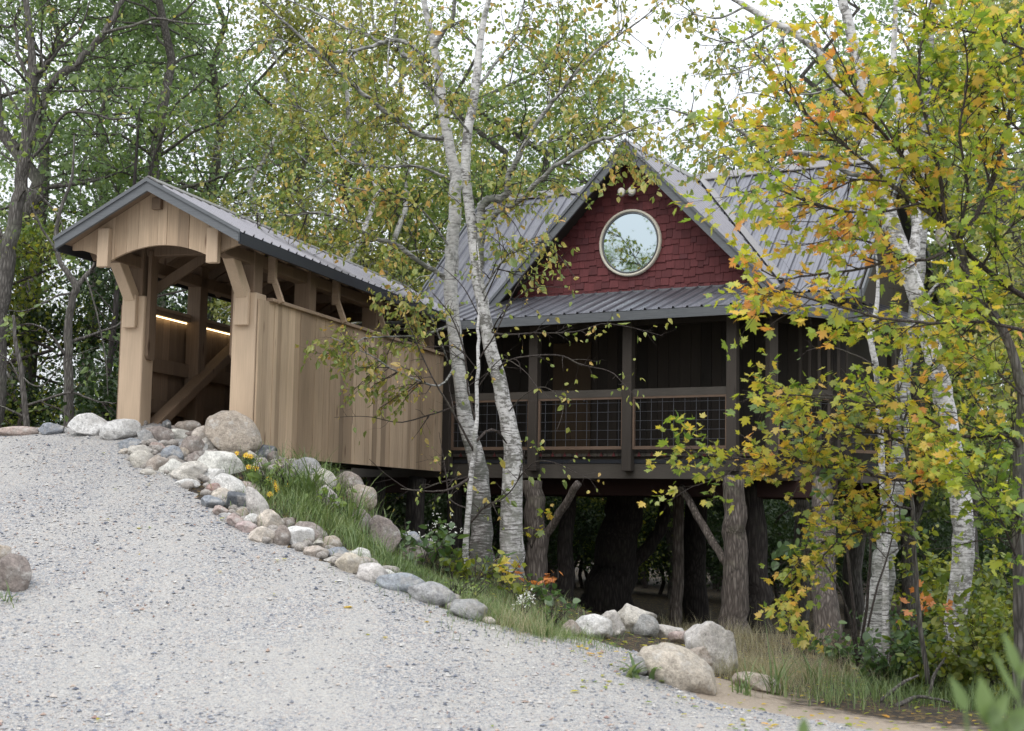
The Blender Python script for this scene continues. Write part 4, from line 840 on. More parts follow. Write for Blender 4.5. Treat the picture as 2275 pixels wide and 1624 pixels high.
# hazel-like dark green shrub below it
bs = pw(1905, 1470, 14.6)
t = empty('hazel_shrub', bs, 0, 'tall shrub with round dark green leaves hanging below the yellow maple boughs', 'shrub')
G = Grower(43)
for pts, wp, dY in [([(1905, 1480), (1890, 1300), (1870, 1150), (1840, 1060), (1790, 1000), (1740, 950)], [8, 5, 2], -.4), ([(1905, 1480), (1930, 1300), (1930, 1150), (1900, 1050), (1850, 1000)], [8, 5, 2], -.6), ([(1905, 1480), (1880, 1350), (1830, 1250), (1770, 1200)], [6, 4, 2], -.7),
                    ([(1905, 1480), (1950, 1300), (1980, 1200), (1990, 1100)], [6, 4, 2], .2)]:
    lim(G, pts, wp, dY, 14.6, [dict(MS1, n=3.4, f0=.45), dict(MS2, leaf=12)], 1, sides=7)
lf = MB(); G.leaves(lf, .085, LEAF_O, droop=.6, flat=.3, keep=.8)
branches(t, G, 'twig', bs, 'stems'); fin(t, 'foliage', lf, 'lf_hazel', bs)
# wasp nest hanging in the maple
ns = pw(2091, 505, 12.0); b = MB(); zz = np.linspace(0, 1, 14); rr = .062 * np.sin(np.clip(zz * .93 + .04, 0, 1) * pi) ** .6 * (1 - .25 * zz) + .006 * np.sin(zz * 40)
b.tube([(0, 0, .0 - z * .17) for z in zz], rr, 18, .03, rng); b.tube([(0, 0, .09), (.005, 0, 0)], .004, 5)
o = b.build('wasp_nest', M['paper'] if 'paper' in M else M['rock'], None, True); o.location = ns; o.color = (.55, .52, .48, 1); tag(o, 'small grey paper wasp nest hanging from a maple branch at the right', 'wasp nest')

# ------------------------------------------------------------------ forest behind
def bgtree(seed, Hh, mat_leaf, mat_bark, nl, size, crown0=.22, spread=2.6, r0=.17, tpl=LEAF_Q, forks=3, blobs=46):
    """a forest tree of height Hh at the origin: trunk, limbs, clustered leaf crown; returns meshes' objects under an empty"""
    r_ = np.random.default_rng(seed); t = empty('forest_tree', (0, 0, 0)); wd = MB(); n = 12
    P = np.array([(0, 0, -.6)] + [(r_.normal() * .05 * i, r_.normal() * .05 * i, Hh * (i / n) ** 1.0) for i in range(n + 1)]); R_ = np.r_[r0 * 1.25, r0 * (1 - np.linspace(0, 1, n + 1)) ** .8 + .015]
    wd.tube(P, R_, 10, .03, r_); tips = []
    for i in range(int(Hh * 2.2)):
        f = r_.uniform(crown0 * .8, .97); p = np.array([np.interp(f * Hh, P[:, 2], P[:, k]) for k in range(3)]); a = r_.uniform(0, 2 * pi)
        L = spread * (math.sin(pi * min(1, max(.05, (f - crown0 * .7) / (1 - crown0 * .7))) ** .75) * .8 + .3) * r_.uniform(.6, 1.2); d = nrm((cos(a), sin(a), r_.uniform(.1, .9)))
        Q_ = [p]
        for j in range(6): d = nrm(d + r_.normal(size=3) * .16); Q_.append(Q_[-1] + d * L / 6)
        Q_ = np.array(Q_); rb = max(.012, .35 * np.interp(f * Hh, P[:, 2], R_)); wd.tube(Q_, np.linspace(rb, .006, 7), 5, cap=False)
        for j in (2, 3, 4, 5, 6):
            tips.append(Q_[j])
            for _ in range(2):
                d3 = nrm(d + r_.normal(size=3) * .9); e_ = Q_[j] + d3 * r_.uniform(.3, .9); wd.tube([Q_[j], (Q_[j] + e_) / 2 + r_.normal(size=3) * .05, e_], [rb * .3, .008, .004], 3, cap=False); tips.append(e_)
    tips = np.array(tips); wt = np.exp(r_.normal(size=len(tips)) * .9); ci = r_.choice(len(tips), nl, p=wt / wt.sum()); sc_ = np.exp(r_.normal(size=len(tips)) * .3) * .30
    L_ = tips[ci] + r_.normal(size=(nl, 3)) * sc_[ci][:, None] * np.array((1, 1, .6)); L_ = L_[L_[:, 2] > .4]
    lf = MB(); add_leaves(lf, L_, r_.normal(size=L_.shape), size, tpl, r_, droop=.35, flat=.3)
    wd.build('trunk', M[mat_bark], t, True); lf.build('crown', M[mat_leaf], t); return t
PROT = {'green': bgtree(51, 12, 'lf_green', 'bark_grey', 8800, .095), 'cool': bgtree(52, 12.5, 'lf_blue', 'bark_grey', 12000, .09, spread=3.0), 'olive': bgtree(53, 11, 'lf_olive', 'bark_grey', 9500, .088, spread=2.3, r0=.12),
        'high': bgtree(58, 13, 'lf_blue', 'bark_grey', 9000, .09, crown0=.46, spread=3.1), 'thin': bgtree(54, 12, 'lf_green', 'bark_grey', 6000, .09, spread=2.6), 'birchy': bgtree(55, 12, 'lf_olive', 'birch', 7500, .08, spread=2.0, r0=.08), 'shrub': bgtree(56, 3.6, 'lf_shrub', 'twig', 5500, .075, .08, 1.3, .03), 'shrubg': bgtree(57, 3.2, 'lf_shaded', 'twig', 6500, .075, .05, 1.4, .03)}
KIND = {'high': 'bare-stemmed high-crowned oak', 'green': 'green broadleaf tree', 'cool': 'dense dark oak', 'olive': 'yellowing olive tree', 'thin': 'sparse thin-leaved tree', 'birchy': 'pale-stemmed yellowing birch', 'shrub': 'yellow-green shrub', 'shrubg': 'dark green bush'}
def zone(x, Y):
    px = W / 2 + x / Y * F0
    for lim_, nm in ((130, 'at the left edge behind the crest'), (420, 'behind the covered bridge gable'), (760, 'behind the bridge roof'), (1100, 'behind the left birch crown'), (1420, 'behind cabin roof left of peak'), (1750, 'behind cabin right of peak'), (2050, 'behind the maple leaves'), (9999, 'at the far right edge')):
        if px < lim_: return nm
usedp = set()
def place(kind, x, y, s_, rot, lab=None):
    p = PROT[kind]
    if kind not in usedp: t = p; usedp.add(kind)
    else:
        t = p.copy(); col.objects.link(t)
        for c_ in list(p.children):
            q = c_.copy(); col.objects.link(q); q.parent = t
    t.name = {'shrub': 'forest_shrub', 'shrubg': 'forest_shrub', 'birchy': 'forest_birch', 'cool': 'oak_tree', 'high': 'oak_tree'}.get(kind, 'forest_tree')
    t.location = (x, y, tz1(x, y)); t.rotation_euler = (0, 0, rot); t.scale = (s_, s_, s_)
    dist = 'near' if y < 30 else ('farther' if y < 42 else 'farthest')
    if y < 0: lb = KIND[kind] + ' behind the viewpoint, mirrored in window'; gp = 'trees behind the viewpoint'
    else: lb = f'{KIND[kind]} {zone(x, y)}, {dist} row'; gp = f'{KIND[kind]}s {zone(x, y)}, {dist} row'
    tag(t, lab or lb, 'shrub' if 'shrub' in kind else 'tree', 'bushes under the cabin' if lab else gp); return t
rr_ = random.Random(77)
# (kind, pixel x, distance, scale)
FT = [('high', 345, 27, 1.0), ('high', 190, 31, 1.0), ('high', 60, 28, .95), ('high', 470, 31, 1.05), ('thin', -40, 26, 1.1), ('olive', 640, 29, 1.0), ('green', 800, 31, 1.0), ('olive', 930, 33, 1.05), ('green', 1080, 30, 1.0), ('cool', 1180, 31, 1.0),
      ('cool', 1360, 33, .98), ('green', 1500, 34, .82), ('cool', 1640, 33, .85), ('cool', 1780, 30, 1.0), ('green', 1900, 28, 1.1), ('olive', 2020, 25, 1.0), ('green', 2150, 27, 1.1), ('green', 2280, 24, 1.05), ('olive', 2360, 20, .9), ('birchy', 780, 27.5, 1.0), ('birchy', 850, 29, 1.0), ('birchy', 590, 28, .95),
      ('high', 30, 38, 1.15), ('high', 260, 40, 1.2), ('high', 440, 42, 1.15), ('cool', 640, 42, 1.25), ('green', 860, 41, 1.3), ('olive', 1040, 43, 1.3), ('green', 1230, 42, 1.2), ('thin', 1430, 44, 1.1), ('green', 1600, 43, 1.0), ('thin', 1760, 42, 1.2), ('green', 1950, 40, 1.4), ('cool', 2130, 38, 1.4), ('green', 2320, 36, 1.3),
      ('olive', 650, 55, .9), ('green', 900, 57, .9), ('green', 1200, 55, .9), ('green', 1480, 57, .9), ('green', 1750, 56, .9), ('green', 2050, 54, 1.3), ('green', 2300, 54, 1.3)]
for kd, px, Yd, s_ in FT:
    place(kd, (px - W / 2) / F0 * Yd, Yd, s_, rr_.uniform(0, 6.28))
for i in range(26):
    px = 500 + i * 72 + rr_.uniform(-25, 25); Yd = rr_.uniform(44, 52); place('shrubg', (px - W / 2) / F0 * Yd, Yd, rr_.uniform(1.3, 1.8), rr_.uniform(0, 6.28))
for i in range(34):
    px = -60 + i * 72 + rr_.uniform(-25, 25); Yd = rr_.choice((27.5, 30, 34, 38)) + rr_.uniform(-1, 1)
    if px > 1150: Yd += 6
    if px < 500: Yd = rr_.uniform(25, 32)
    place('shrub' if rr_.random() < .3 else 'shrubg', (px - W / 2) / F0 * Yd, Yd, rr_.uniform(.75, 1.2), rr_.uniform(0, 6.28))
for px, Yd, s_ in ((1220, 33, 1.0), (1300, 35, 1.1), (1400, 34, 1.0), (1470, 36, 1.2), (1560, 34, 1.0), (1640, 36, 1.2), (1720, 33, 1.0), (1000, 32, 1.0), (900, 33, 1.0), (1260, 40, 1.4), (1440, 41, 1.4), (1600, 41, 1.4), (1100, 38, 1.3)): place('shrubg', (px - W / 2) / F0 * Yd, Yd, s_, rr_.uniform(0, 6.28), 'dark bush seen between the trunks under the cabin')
for x, y, kd in ((-26, -6, 'thin'), (-31, -14, 'thin'), (-20, -9, 'thin'), (-38, -4, 'green'), (-30, 2, 'thin'), (-13, -18, 'thin'), (12, -22, 'green'), (-18, 6, 'thin'), (-13, 2, 'thin'), (-17, -2, 'thin')): place(kd, x, y, rr_.uniform(.9, 1.15), rr_.uniform(0, 6.28))
# traced trees at the left
def lefttree(label, seed, trunk, limbs, Y0, mat, leafmat_, lsz=.11, keep=.8, spec=None, name='oak_tree'):
    bs = pw(trunk[0][0][0], trunk[0][0][1], Y0); t = empty(name, bs, 0, label, 'tree'); G = Grower(seed)
    tr = lim(G, trunk[0], trunk[1], 0, Y0, None, 0, sides=12, wob=.12); tm = G.wood; G.wood = MB(); sp_ = spec or [dict(n=2.2, len=1.1, ang=.9, wob=.2, grav=.02, r=.02, seg=5, sides=4, f0=.1), dict(n=3.5, len=.5, ang=.8, wob=.2, grav=-.02, r=.006, seg=3, sides=3, leaf=13)]
    for pts, wp, dY in limbs: lim(G, pts, wp, dY, Y0, sp_, 1, sides=7, wob=.35)
    lf = MB(); G.leaves(lf, lsz, LEAF_B, droop=.3, keep=keep, flat=.2)
    fin(t, 'trunk', tm, mat, bs, True); branches(t, G, mat, bs); fin(t, 'crown', lf, leafmat_, bs)
lefttree('tall dark-trunked oak at the far left, its limbs rising out of the frame', 61, ([(-20, 1000), (-8, 850), (0, 716), (12, 616), (24, 533), (40, 440), (51, 372), (62, 280), (70, 200), (74, 162), (68, 85), (57, 0), (50, -120)], [40, 38, 37, 36, 34, 30, 28, 26, 24, 20, 16, 13, 8]),
         [([(60, 330), (108, 203), (169, 142), (230, 74), (271, 0), (300, -60)], [20, 18, 14, 8], .5), ([(74, 170), (100, 150), (130, 110), (180, 60), (200, 0)], [10, 7, 3], -.6), ([(68, 180), (40, 120), (35, 60), (10, 60), (-30, 40)], [10, 7, 4], .4), ([(51, 372), (100, 320), (150, 250), (240, 262), (300, 262)], [8, 7, 3], -.8),
          ([(230, 74), (280, 62), (340, 42), (400, 50), (470, 55)], [8, 6, 3], -.4), ([(24, 500), (60, 420), (130, 480), (150, 560)], [7, 5, 2], -.5), ([(20, 560), (-20, 470), (-60, 420)], [9, 6, 3], .3), ([(62, 300), (10, 190), (-40, 130)], [9, 6, 3], -.3), ([(108, 203), (90, 120), (60, 60), (110, 0)], [6, 4, 2], .4)], 24.5, 'bark_grey', 'lf_birch', .085, .38)
lefttree('crooked dark tree forking beside the left eave of the bridge', 62, ([(152, 990), (152, 933), (152, 800), (152, 716), (160, 670), (168, 636), (150, 606), (130, 572), (124, 516), (140, 450), (160, 395), (165, 300)], [24, 22, 20, 18, 17, 17, 13, 11, 9, 8, 6, 3]),
         [([(168, 636), (192, 612), (217, 580), (230, 540), (280, 500)], [13, 9, 4], .3), ([(152, 760), (200, 745), (257, 725), (290, 690)], [9, 6, 3], .4), ([(130, 572), (80, 480), (40, 380), (0, 350)], [7, 4, 2], -.5), ([(152, 800), (110, 740), (60, 720), (10, 740)], [7, 5, 2], -.6), ([(160, 650), (120, 660), (60, 690), (20, 690)], [6, 4, 2], -.8), ([(217, 580), (240, 590), (262, 620)], [5, 3, 1], .2), ([(190, 612), (215, 700), (235, 800), (240, 880)], [4, 3, 2], -.3)], 22.6, 'bark_grey', 'lf_green', .10, .55)
lefttree('thin bare-limbed tree low at the left with a horizontal bough', 63, ([(68, 990), (60, 949), (48, 836), (35, 760), (30, 700)], [17, 15, 12, 9, 6]), [([(60, 930), (8, 905), (-30, 900)], [5, 4, 2], -.2), ([(60, 900), (100, 888), (160, 872), (210, 890), (257, 896)], [7, 5, 3], -.3), ([(48, 836), (90, 860), (150, 800), (220, 770)], [4, 3, 1], -.3), ([(50, 860), (20, 800), (-20, 780)], [4, 3, 1], .3)], 21.5, 'bark_grey', 'lf_green', .09, .5)
lefttree('dark slender tree behind the left side of the bridge gable', 64, ([(236, 990), (236, 900), (245, 800), (255, 700), (265, 600), (290, 480), (300, 380), (310, 240)], [16, 15, 13, 12, 10, 9, 7, 4]), [([(245, 800), (270, 740), (300, 690), (340, 640)], [6, 4, 2], .3), ([(290, 480), (330, 400), (350, 330), (400, 280)], [7, 5, 3], .3), ([(255, 700), (225, 660), (200, 640)], [4, 3, 1], .2)], 24, 'bark', 'lf_blue', .11, .8)

# ------------------------------------------------------------------ boulders and stones
def ico(sub):
    me = bpy.data.meshes.new('tmp'); import bmesh; bm = bmesh.new(); bmesh.ops.create_icosphere(bm, subdivisions=sub, radius=1)
    V = np.array([v.co[:] for v in bm.verts]); Fq = np.array([[v.index for v in f.verts] for f in bm.faces]); bm.free(); bpy.data.meshes.remove(me); return V, Fq
IV, IF = ico(4)
def n3(v, s, seed):
    return (_vn(v[:, 0] + v[:, 2] * .7, v[:, 1] - v[:, 2] * .5, s, seed) + _vn(v[:, 1] + v[:, 0] * .3, v[:, 2] + v[:, 0] * .6, s, seed + 3)) * .7
COL = {'white': (.64, .63, .60), 'pale': (.52, .49, .45), 'grey': (.31, .31, .30), 'blue': (.27, .29, .32), 'dark': (.10, .11, .12), 'tan': (.42, .36, .30), 'pink': (.44, .35, .32), 'red': (.36, .24, .21), 'brown': (.26, .22, .195), 'sand': (.54, .48, .41)}
def rock(px, py, w_, h_, c_, label, ang=.5, tilt=0., dep=.9, seed=None, Y=None, sunk=.16, nm=None):
    seed = seed if seed is not None else int(px * 7 + py * 13) % 9973; r_ = np.random.default_rng(seed)
    g = hit(px, py + h_ * .40) if Y is None else pw(px, py, Y); Yg = g[1]; sx = w_ * .57 / F0 * Yg; sz = h_ * .60 / F0 * Yg; sy = min(sx, sz * 1.6) * dep
    c = pw(px, py, Yg + sy * .6); V = IV.copy()
    for _ in range(int(5 + 14 * ang)):
        n_ = nrm(r_.normal(size=3)); cc = r_.uniform(.55, .88) if ang > .3 else r_.uniform(.78, .96); dt = V @ n_; V -= np.clip(dt - cc, 0, None)[:, None] * n_ * .93
    V = V * (1 + .16 * n3(IV, 1.7, seed)[:, None] + .09 * n3(IV, 4, seed + 9)[:, None] + .03 * n3(IV, 11, seed + 5)[:, None])
    mx = np.abs(V).max(0); V = V / mx; ct, st_ = cos(tilt), sin(tilt); V = V * np.array((sx, sy, sz)) * (1.04)
    V = np.c_[V[:, 0] * ct + V[:, 2] * st_, V[:, 1], -V[:, 0] * st_ + V[:, 2] * ct]
    b = MB(); b.add(V, IF); o = b.build(nm or ('boulder' if w_ > 70 else 'stone'), M['rock'], None, True); o.location = c
    k = COL[c_]; j = r_.uniform(.92, 1.08); o.color = (k[0] * j, k[1] * j, k[2] * j * r_.uniform(.95, 1.04), 1)
    tag(o, label, 'boulder' if w_ > 70 else 'stone'); return o
RK = [
 (35, 960, 92, 22, 'pink', 'low pinkish stone at the far left end of the driveway crest', .3, 0), (116, 955, 56, 26, 'blue', 'dark blue-grey angular stone on the driveway crest, second from the left', .8, 0), (203, 948, 88, 50, 'white', 'large whitish rounded boulder on the crest left of the bridge entrance', .5, 0),
 (272, 958, 84, 44, 'white', 'flat-topped whitish slab stone at the foot of the left entrance post', .9, -.12), (248, 945, 40, 16, 'pale', 'small pale stone peeking between the two whitish crest boulders', .3, 0),
 (514, 972, 120, 96, 'tan', 'biggest boulder, tan and rounded, leaning on the right entrance post', .32, .30),
 (390, 962, 130, 30, 'brown', 'long brownish stone lying across the bridge entrance', .3, 0, 16.9), (372, 944, 22, 20, 'dark', 'small dark grey stone on top of the entrance pile', .5, 0, 16.8), (418, 948, 50, 24, 'brown', 'rounded brown-grey stone at the top of the pile under the diagonal brace', .3, 0, 16.9),
 (358, 970, 52, 36, 'brown', 'brown angular stone in the upper pile, left of centre', .7, .2), (397, 968, 48, 34, 'white', 'white rounded stone in the upper pile before the entrance', .4, 0), (343, 962, 28, 20, 'tan', 'small tan stone at the top left of the pile', .4, 0),
 (322, 976, 38, 36, 'grey', 'grey upright stone at the left of the entrance pile', .7, 0), (290, 988, 54, 26, 'blue', 'bluish flat stone at the left edge of the pile', .5, 0), (352, 996, 34, 26, 'pink', 'pinkish square stone in the middle of the upper pile', .8, 0),
 (312, 1003, 62, 30, 'pale', 'long pinkish-pale stone at the left edge below the bluish one', .5, .1), (424, 996, 54, 46, 'brown', 'round brown stone in the middle of the pile', .4, .1), (466, 990, 38, 44, 'pale', 'pale upright stone left of the biggest boulder', .5, .3), (446, 972, 40, 44, 'sand', 'smooth sandy stone touching the biggest boulder on its left', .3, .5),
 (384, 1010, 46, 46, 'blue', 'blue-grey tilted angular stone in the centre of the pile', .8, .5), (404, 1014, 30, 34, 'tan', 'tan narrow stone beside the blue-grey tilted one', .7, .6), (276, 1004, 24, 14, 'sand', 'small sandy flat stone at the gravel edge left of the pile', .4, 0),
 (315, 1026, 50, 42, 'pale', 'round light grey stone on the gravel edge, upper left of the row', .3, 0), (352, 1034, 46, 40, 'tan', 'tan and dark stone beside the round light grey one', .7, .2), (434, 1022, 34, 32, 'brown', 'small brown-grey stone left of the big flat white slab', .5, 0),
 (490, 1036, 94, 56, 'white', 'big flat-topped whitish slab with dark underside below the biggest boulder', .9, .05), (385, 1042, 56, 38, 'white', 'rounded white stone on the gravel edge below the pile', .4, -.2), (424, 1052, 78, 44, 'pale', 'wide smooth light grey stone left of the flat white slab', .4, -.15),
 (470, 1062, 66, 36, 'white', 'white-topped wedge stone below the flat white slab', .8, 0), (415, 1076, 50, 22, 'white', 'low white stone half buried in the gravel edge', .3, 0), (330, 1050, 34, 16, 'pale', 'small flat stone sunk in gravel left of the row', .4, 0),
 (452, 1000, 18, 26, 'grey', 'small grey stone wedged right of the centre of the pile', .5, .2), (494, 1002, 30, 26, 'grey', 'small grey rounded stone below the biggest boulder', .4, 0), (474, 1010, 22, 18, 'pale', 'tiny pale stone above the flat white slab', .4, 0),
 (592, 1010, 40, 38, 'dark', 'dark round stone by the base of the bridge siding, right of the biggest boulder', .5, 0), (582, 990, 28, 22, 'dark', 'small blackish stone against the siding', .5, 0), (608, 1018, 26, 30, 'brown', 'brown stone beside the dark round one by the siding', .5, 0), (630, 1036, 34, 34, 'brown', 'brown rounded stone below the siding', .3, 0),
 (638, 1004, 40, 26, 'grey', 'grey stone touching the siding above the grass', .4, 0), (680, 1048, 64, 54, 'grey', 'large mossy grey rounded boulder below the siding', .3, .1), (615, 1042, 24, 22, 'tan', 'small tan stone beneath the brown rounded one', .5, 0), (662, 1012, 50, 24, 'dark', 'dark flat stone along the foot of the siding', .5, 0), (560, 1016, 26, 24, 'pale', 'small pale stone behind the yellow flowers', .5, 0), (575, 1032, 26, 22, 'pink', 'small pinkish stone behind the yellow flowers', .5, 0), (712, 1070, 60, 50, 'pale', 'pale boulder behind grass right of the mossy grey one', .4, .3),
 (515, 1090, 88, 58, 'white', 'large pale boulder at the head of the lower stone row', .4, .2), (480, 1092, 46, 36, 'red', 'reddish half-round stone in the stone row', .3, -.4), (548, 1086, 54, 42, 'pink', 'pinkish-white stone right of the reddish one', .5, .3), (492, 1104, 46, 34, 'sand', 'sandy stone in front of the reddish one', .3, -.2),
 (572, 1128, 40, 84, 'pale', 'long pale stone leaning right at the edge of the grass below the flowers', .3, -.5), (470, 1118, 46, 34, 'blue', 'blue-grey stone left of the speckled black one', .5, -.3), (530, 1118, 70, 42, 'dark', 'black stone with white speckles in the stone row', .5, .05), (492, 1136, 34, 22, 'pink', 'small pink stone below the blue-grey one', .5, .3), (508, 1146, 40, 14, 'white', 'thin white flat stone on the gravel edge', .4, .2),
 (540, 1140, 30, 22, 'tan', 'small tan block under the speckled black stone', .8, .2), (568, 1142, 30, 28, 'pale', 'small pale block right of the tan one', .8, .3), (524, 1158, 38, 32, 'pink', 'pink angular stone on the gravel edge of the row', .7, .4), (556, 1158, 40, 30, 'white', 'whitish stone between the pink ones', .6, .2), (546, 1172, 46, 28, 'pink', 'rounded pink-grey stone on the gravel edge', .5, -.2),
 (600, 1162, 56, 52, 'sand', 'pale sandy block in the middle of the stone row', .8, 0), (638, 1165, 30, 36, 'brown', 'greyish-brown stone right of the sandy block', .4, 0), (588, 1190, 66, 36, 'sand', 'low wide sandy stone at the gravel edge', .5, .1), (626, 1194, 34, 44, 'brown', 'brown upright oval stone in the row', .3, 0), (662, 1196, 60, 48, 'white', 'grey-white cracked oval stone in the row', .4, .3), (690, 1188, 70, 44, 'brown', 'long brown-grey stone behind the cracked oval one', .3, .5),
 (702, 1228, 50, 30, 'tan', 'tan-grey stone right of the cracked oval one', .4, 0), (736, 1210, 40, 36, 'tan', 'round tan stone with dark underside at the grass edge', .3, 0), (706, 1208, 28, 20, 'pale', 'small pale stone between the cracked and the round tan ones', .5, 0), (752, 1230, 52, 26, 'blue', 'blue-grey stone beside the round tan one', .5, 0),
 (800, 1234, 46, 30, 'white', 'whitish block at the grass edge right of the blue-grey stone', .6, .1), (774, 1254, 62, 44, 'sand', 'smooth pale orange-sandy stone in the lower row', .5, .3), (808, 1250, 34, 22, 'tan', 'small tan stone below the whitish block', .6, .1), (832, 1276, 66, 50, 'pale', 'mottled pale stone in the lower row', .4, .1), (738, 1246, 36, 16, 'pale', 'thin flat pale stone at the gravel edge', .4, 0),
 (890, 1298, 96, 44, 'blue', 'long flat blue-grey boulder in the lower row', .3, .1), (862, 1278, 40, 20, 'white', 'small white stone behind the mottled pale one', .4, .3), (958, 1322, 98, 48, 'grey', 'smooth grey dome-shaped boulder in the lower row', .2, .25), (1033, 1356, 84, 44, 'grey', 'pinkish-grey mottled boulder near the end of the lower row', .5, .2), (1085, 1380, 28, 16, 'sand', 'small round cream stone at the end of the lower row', .3, 0),
 (800, 1108, 66, 60, 'tan', 'large tan boulder on the bank under the bridge', .2, .5), (775, 1080, 60, 50, 'brown', 'brown boulder behind grass under the bridge', .3, .5), (850, 1190, 70, 76, 'brown', 'broad brown-grey angular boulder at the bottom of the bank', .8, .4), (905, 1200, 54, 40, 'blue', 'dark blue-grey angular stone right of the broad brown boulder', .9, .2), (905, 1236, 76, 46, 'brown', 'low brown boulder among weeds left of the birches', .3, 0), (948, 1220, 56, 36, 'grey', 'grey stone behind the white-flowered weeds', .4, -.2),
 (795, 1160, 60, 50, 'brown', 'half-hidden brown stone in the long grass of the bank', .4, .4), (730, 1110, 60, 50, 'pale', 'pale stone behind the long grass of the bank', .4, .4),
 (22, 1282, 78, 84, 'brown', 'big rough brown-grey boulder at the left edge of the driveway', .6, .5), (8, 1232, 36, 44, 'tan', 'pale peach stone behind the big left-edge boulder', .5, .2),
 (1268, 1398, 40, 34, 'tan', 'small brownish stone at the left end of the right-hand rock group', .6, 0), (1318, 1394, 74, 52, 'white', 'rounded white boulder, second from left in the right-hand group', .3, 0), (1360, 1390, 50, 56, 'pale', 'pale narrow boulder in front of the tallest rock', .6, 0), (1408, 1378, 86, 74, 'pale', 'tallest peaked rock of the right-hand group', .7, .1),
 (1432, 1394, 54, 50, 'grey', 'greyer rounded rock against the tallest peaked one', .3, .3), (1478, 1404, 88, 42, 'pale', 'flat-topped pale rock behind the large oval boulder', .8, .12), (1512, 1418, 50, 32, 'pink', 'pinkish stone between the flat-topped rock and the speckled one', .4, 0), (1575, 1450, 118, 110, 'pale', 'large speckled granite boulder sloping down at the right of the group', .5, .75),
 (1500, 1492, 172, 92, 'sand', 'large smooth oval boulder lying at the front of the right-hand group', .12, .42), (1420, 1484, 40, 44, 'grey', 'dark shaded stone tucked behind the left end of the oval boulder', .4, -.5), (1545, 1470, 60, 70, 'tan', 'tan rock squeezed between the oval and speckled boulders', .4, .7), (1680, 1520, 90, 40, 'tan', 'low tan stone half hidden in grass right of the rock group', .4, .2),
]
for r0 in RK:
    rock(*r0[:6], ang=r0[6], tilt=r0[7], Y=(r0[8] if len(r0) > 8 else None))

r_ = np.random.default_rng(33); b = MB()
for mt_, n_, x0, x1, y0, y1 in (('lf_maple_y', 900, .5, 7, 9.5, 18), ('lf_olive', 120, -5, 2, 9, 17)):
    x = r_.uniform(x0, x1, n_); y = r_.uniform(y0, y1, n_); k = (edist(x, y) < 1.2) | (~inside(x, y)) | (r_.random(n_) < .03); x, y = x[k], y[k]
    P_ = np.c_[x, y, tz(x, y) + .012]; D_ = r_.normal(size=P_.shape) * np.array((1, 1, .1)); a_ = nrm(D_); add_leaves(b, P_, D_ * 3, .055, LEAF_B, r_, droop=0, flat=.97, spread=.2)
o = b.build('fallen_leaves', M['lf_maple_y'], None); tag(o, 'yellow and brown fallen leaves scattered along the driveway edge and forest floor', 'leaves', kind='stuff')
# packed rubble between the named stones of the border
r_ = np.random.default_rng(12); b = MB(); JV, JF = ico(2)
for (x0, y0), (x1, y1), n_, sp_ in (((290, 985), (500, 1010), 80, 18), ((330, 1030), (470, 1075), 50, 12), ((470, 1090), (560, 1150), 60, 12), ((560, 1160), (720, 1225), 60, 9), ((720, 1225), (850, 1275), 40, 7), ((560, 1030), (720, 1045), 60, 14), ((850, 1275), (1060, 1365), 50, 6)):
    for _ in range(n_):
        u = r_.random(); g = hit(x0 + (x1 - x0) * u + r_.normal() * 8, y0 + (y1 - y0) * u + r_.normal() * sp_); q = JV * (1 + .25 * n3(JV, 1.8, r_.integers(999))[:, None]) * r_.uniform(.03, .075) * np.array((1, .9, .7)); b.add(q + g + np.array((0, -.02, .025)), JF)
o = b.build('rubble', M['rock'], None, True); o.color = (.36, .33, .30, 1); tag(o, 'small grey-brown rubble packed between the border stones', 'rubble', kind='stuff')

# ------------------------------------------------------------------ grasses, weeds, flowers
def blades(mb, P, Hh, r_, lean=.5, wd=.008, curve=.6, seg=4):
    n = len(P); a = r_.uniform(0, 2 * pi, n); D = np.stack([np.cos(a), np.sin(a), np.zeros(n)], -1); S = np.stack([-np.sin(a), np.cos(a), np.zeros(n)], -1)
    h = Hh * np.exp(r_.normal(size=n) * .3); ln = lean * r_.uniform(.2, 1.3, n); rows = []
    for k in range(seg):
        u = k / seg; c = P + D * (ln * h * (u ** 1.7))[:, None] + np.array((0, 0, 1.)) * (h * (u - curve * .5 * ln * u ** 2.4))[:, None]; w_ = (wd * (1 - u * .75))
        rows += [c - S * w_ * .5, c + S * w_ * .5]
    u = 1.; rows.append(P + D * (ln * h)[:, None] + np.array((0, 0, 1.)) * (h * (1 - curve * .5 * ln))[:, None])
    V = np.stack(rows, 1); k = 2 * seg + 1; base = mb.n; mb.v.append(V.reshape(-1, 3)); mb.n += n * k; off = (np.arange(n) * k)[:, None] + base
    for j in range(seg - 1): mb.f.append(np.array([2 * j, 2 * j + 1, 2 * j + 3, 2 * j + 2])[None] + off)
    mb.f.append(np.array([2 * seg - 2, 2 * seg - 1, 2 * seg])[None] + off)
def scatter(pix, n, r_, sp=.25):
    """points on the ground around given picture spots (x, y, spread)"""
    out_ = []
    for x, y, s_, wt in pix:
        g = hit(x, y); m_ = int(n * wt); q = r_.normal(size=(m_, 2)) * s_; px = g[0] + q[:, 0]; py = g[1] + q[:, 1] * 1.2; out_.append(np.c_[px, py, tz(px, py) - .01])
    return np.vstack(out_)
rg_ = np.random.default_rng(5)
b = MB(); P = scatter([(600, 1090, .22, 1), (640, 1120, .28, 1.4), (680, 1150, .28, 1.6), (730, 1170, .28, 1.6), (770, 1200, .25, 1.4), (800, 1160, .3, 1), (720, 1090, .28, 1.2), (700, 1050, .2, .6), (640, 1080, .25, 1), (840, 1240, .22, .8), (760, 1110, .3, 1)], 230, rg_); blades(b, P, .24, rg_, .9, .009, .9)
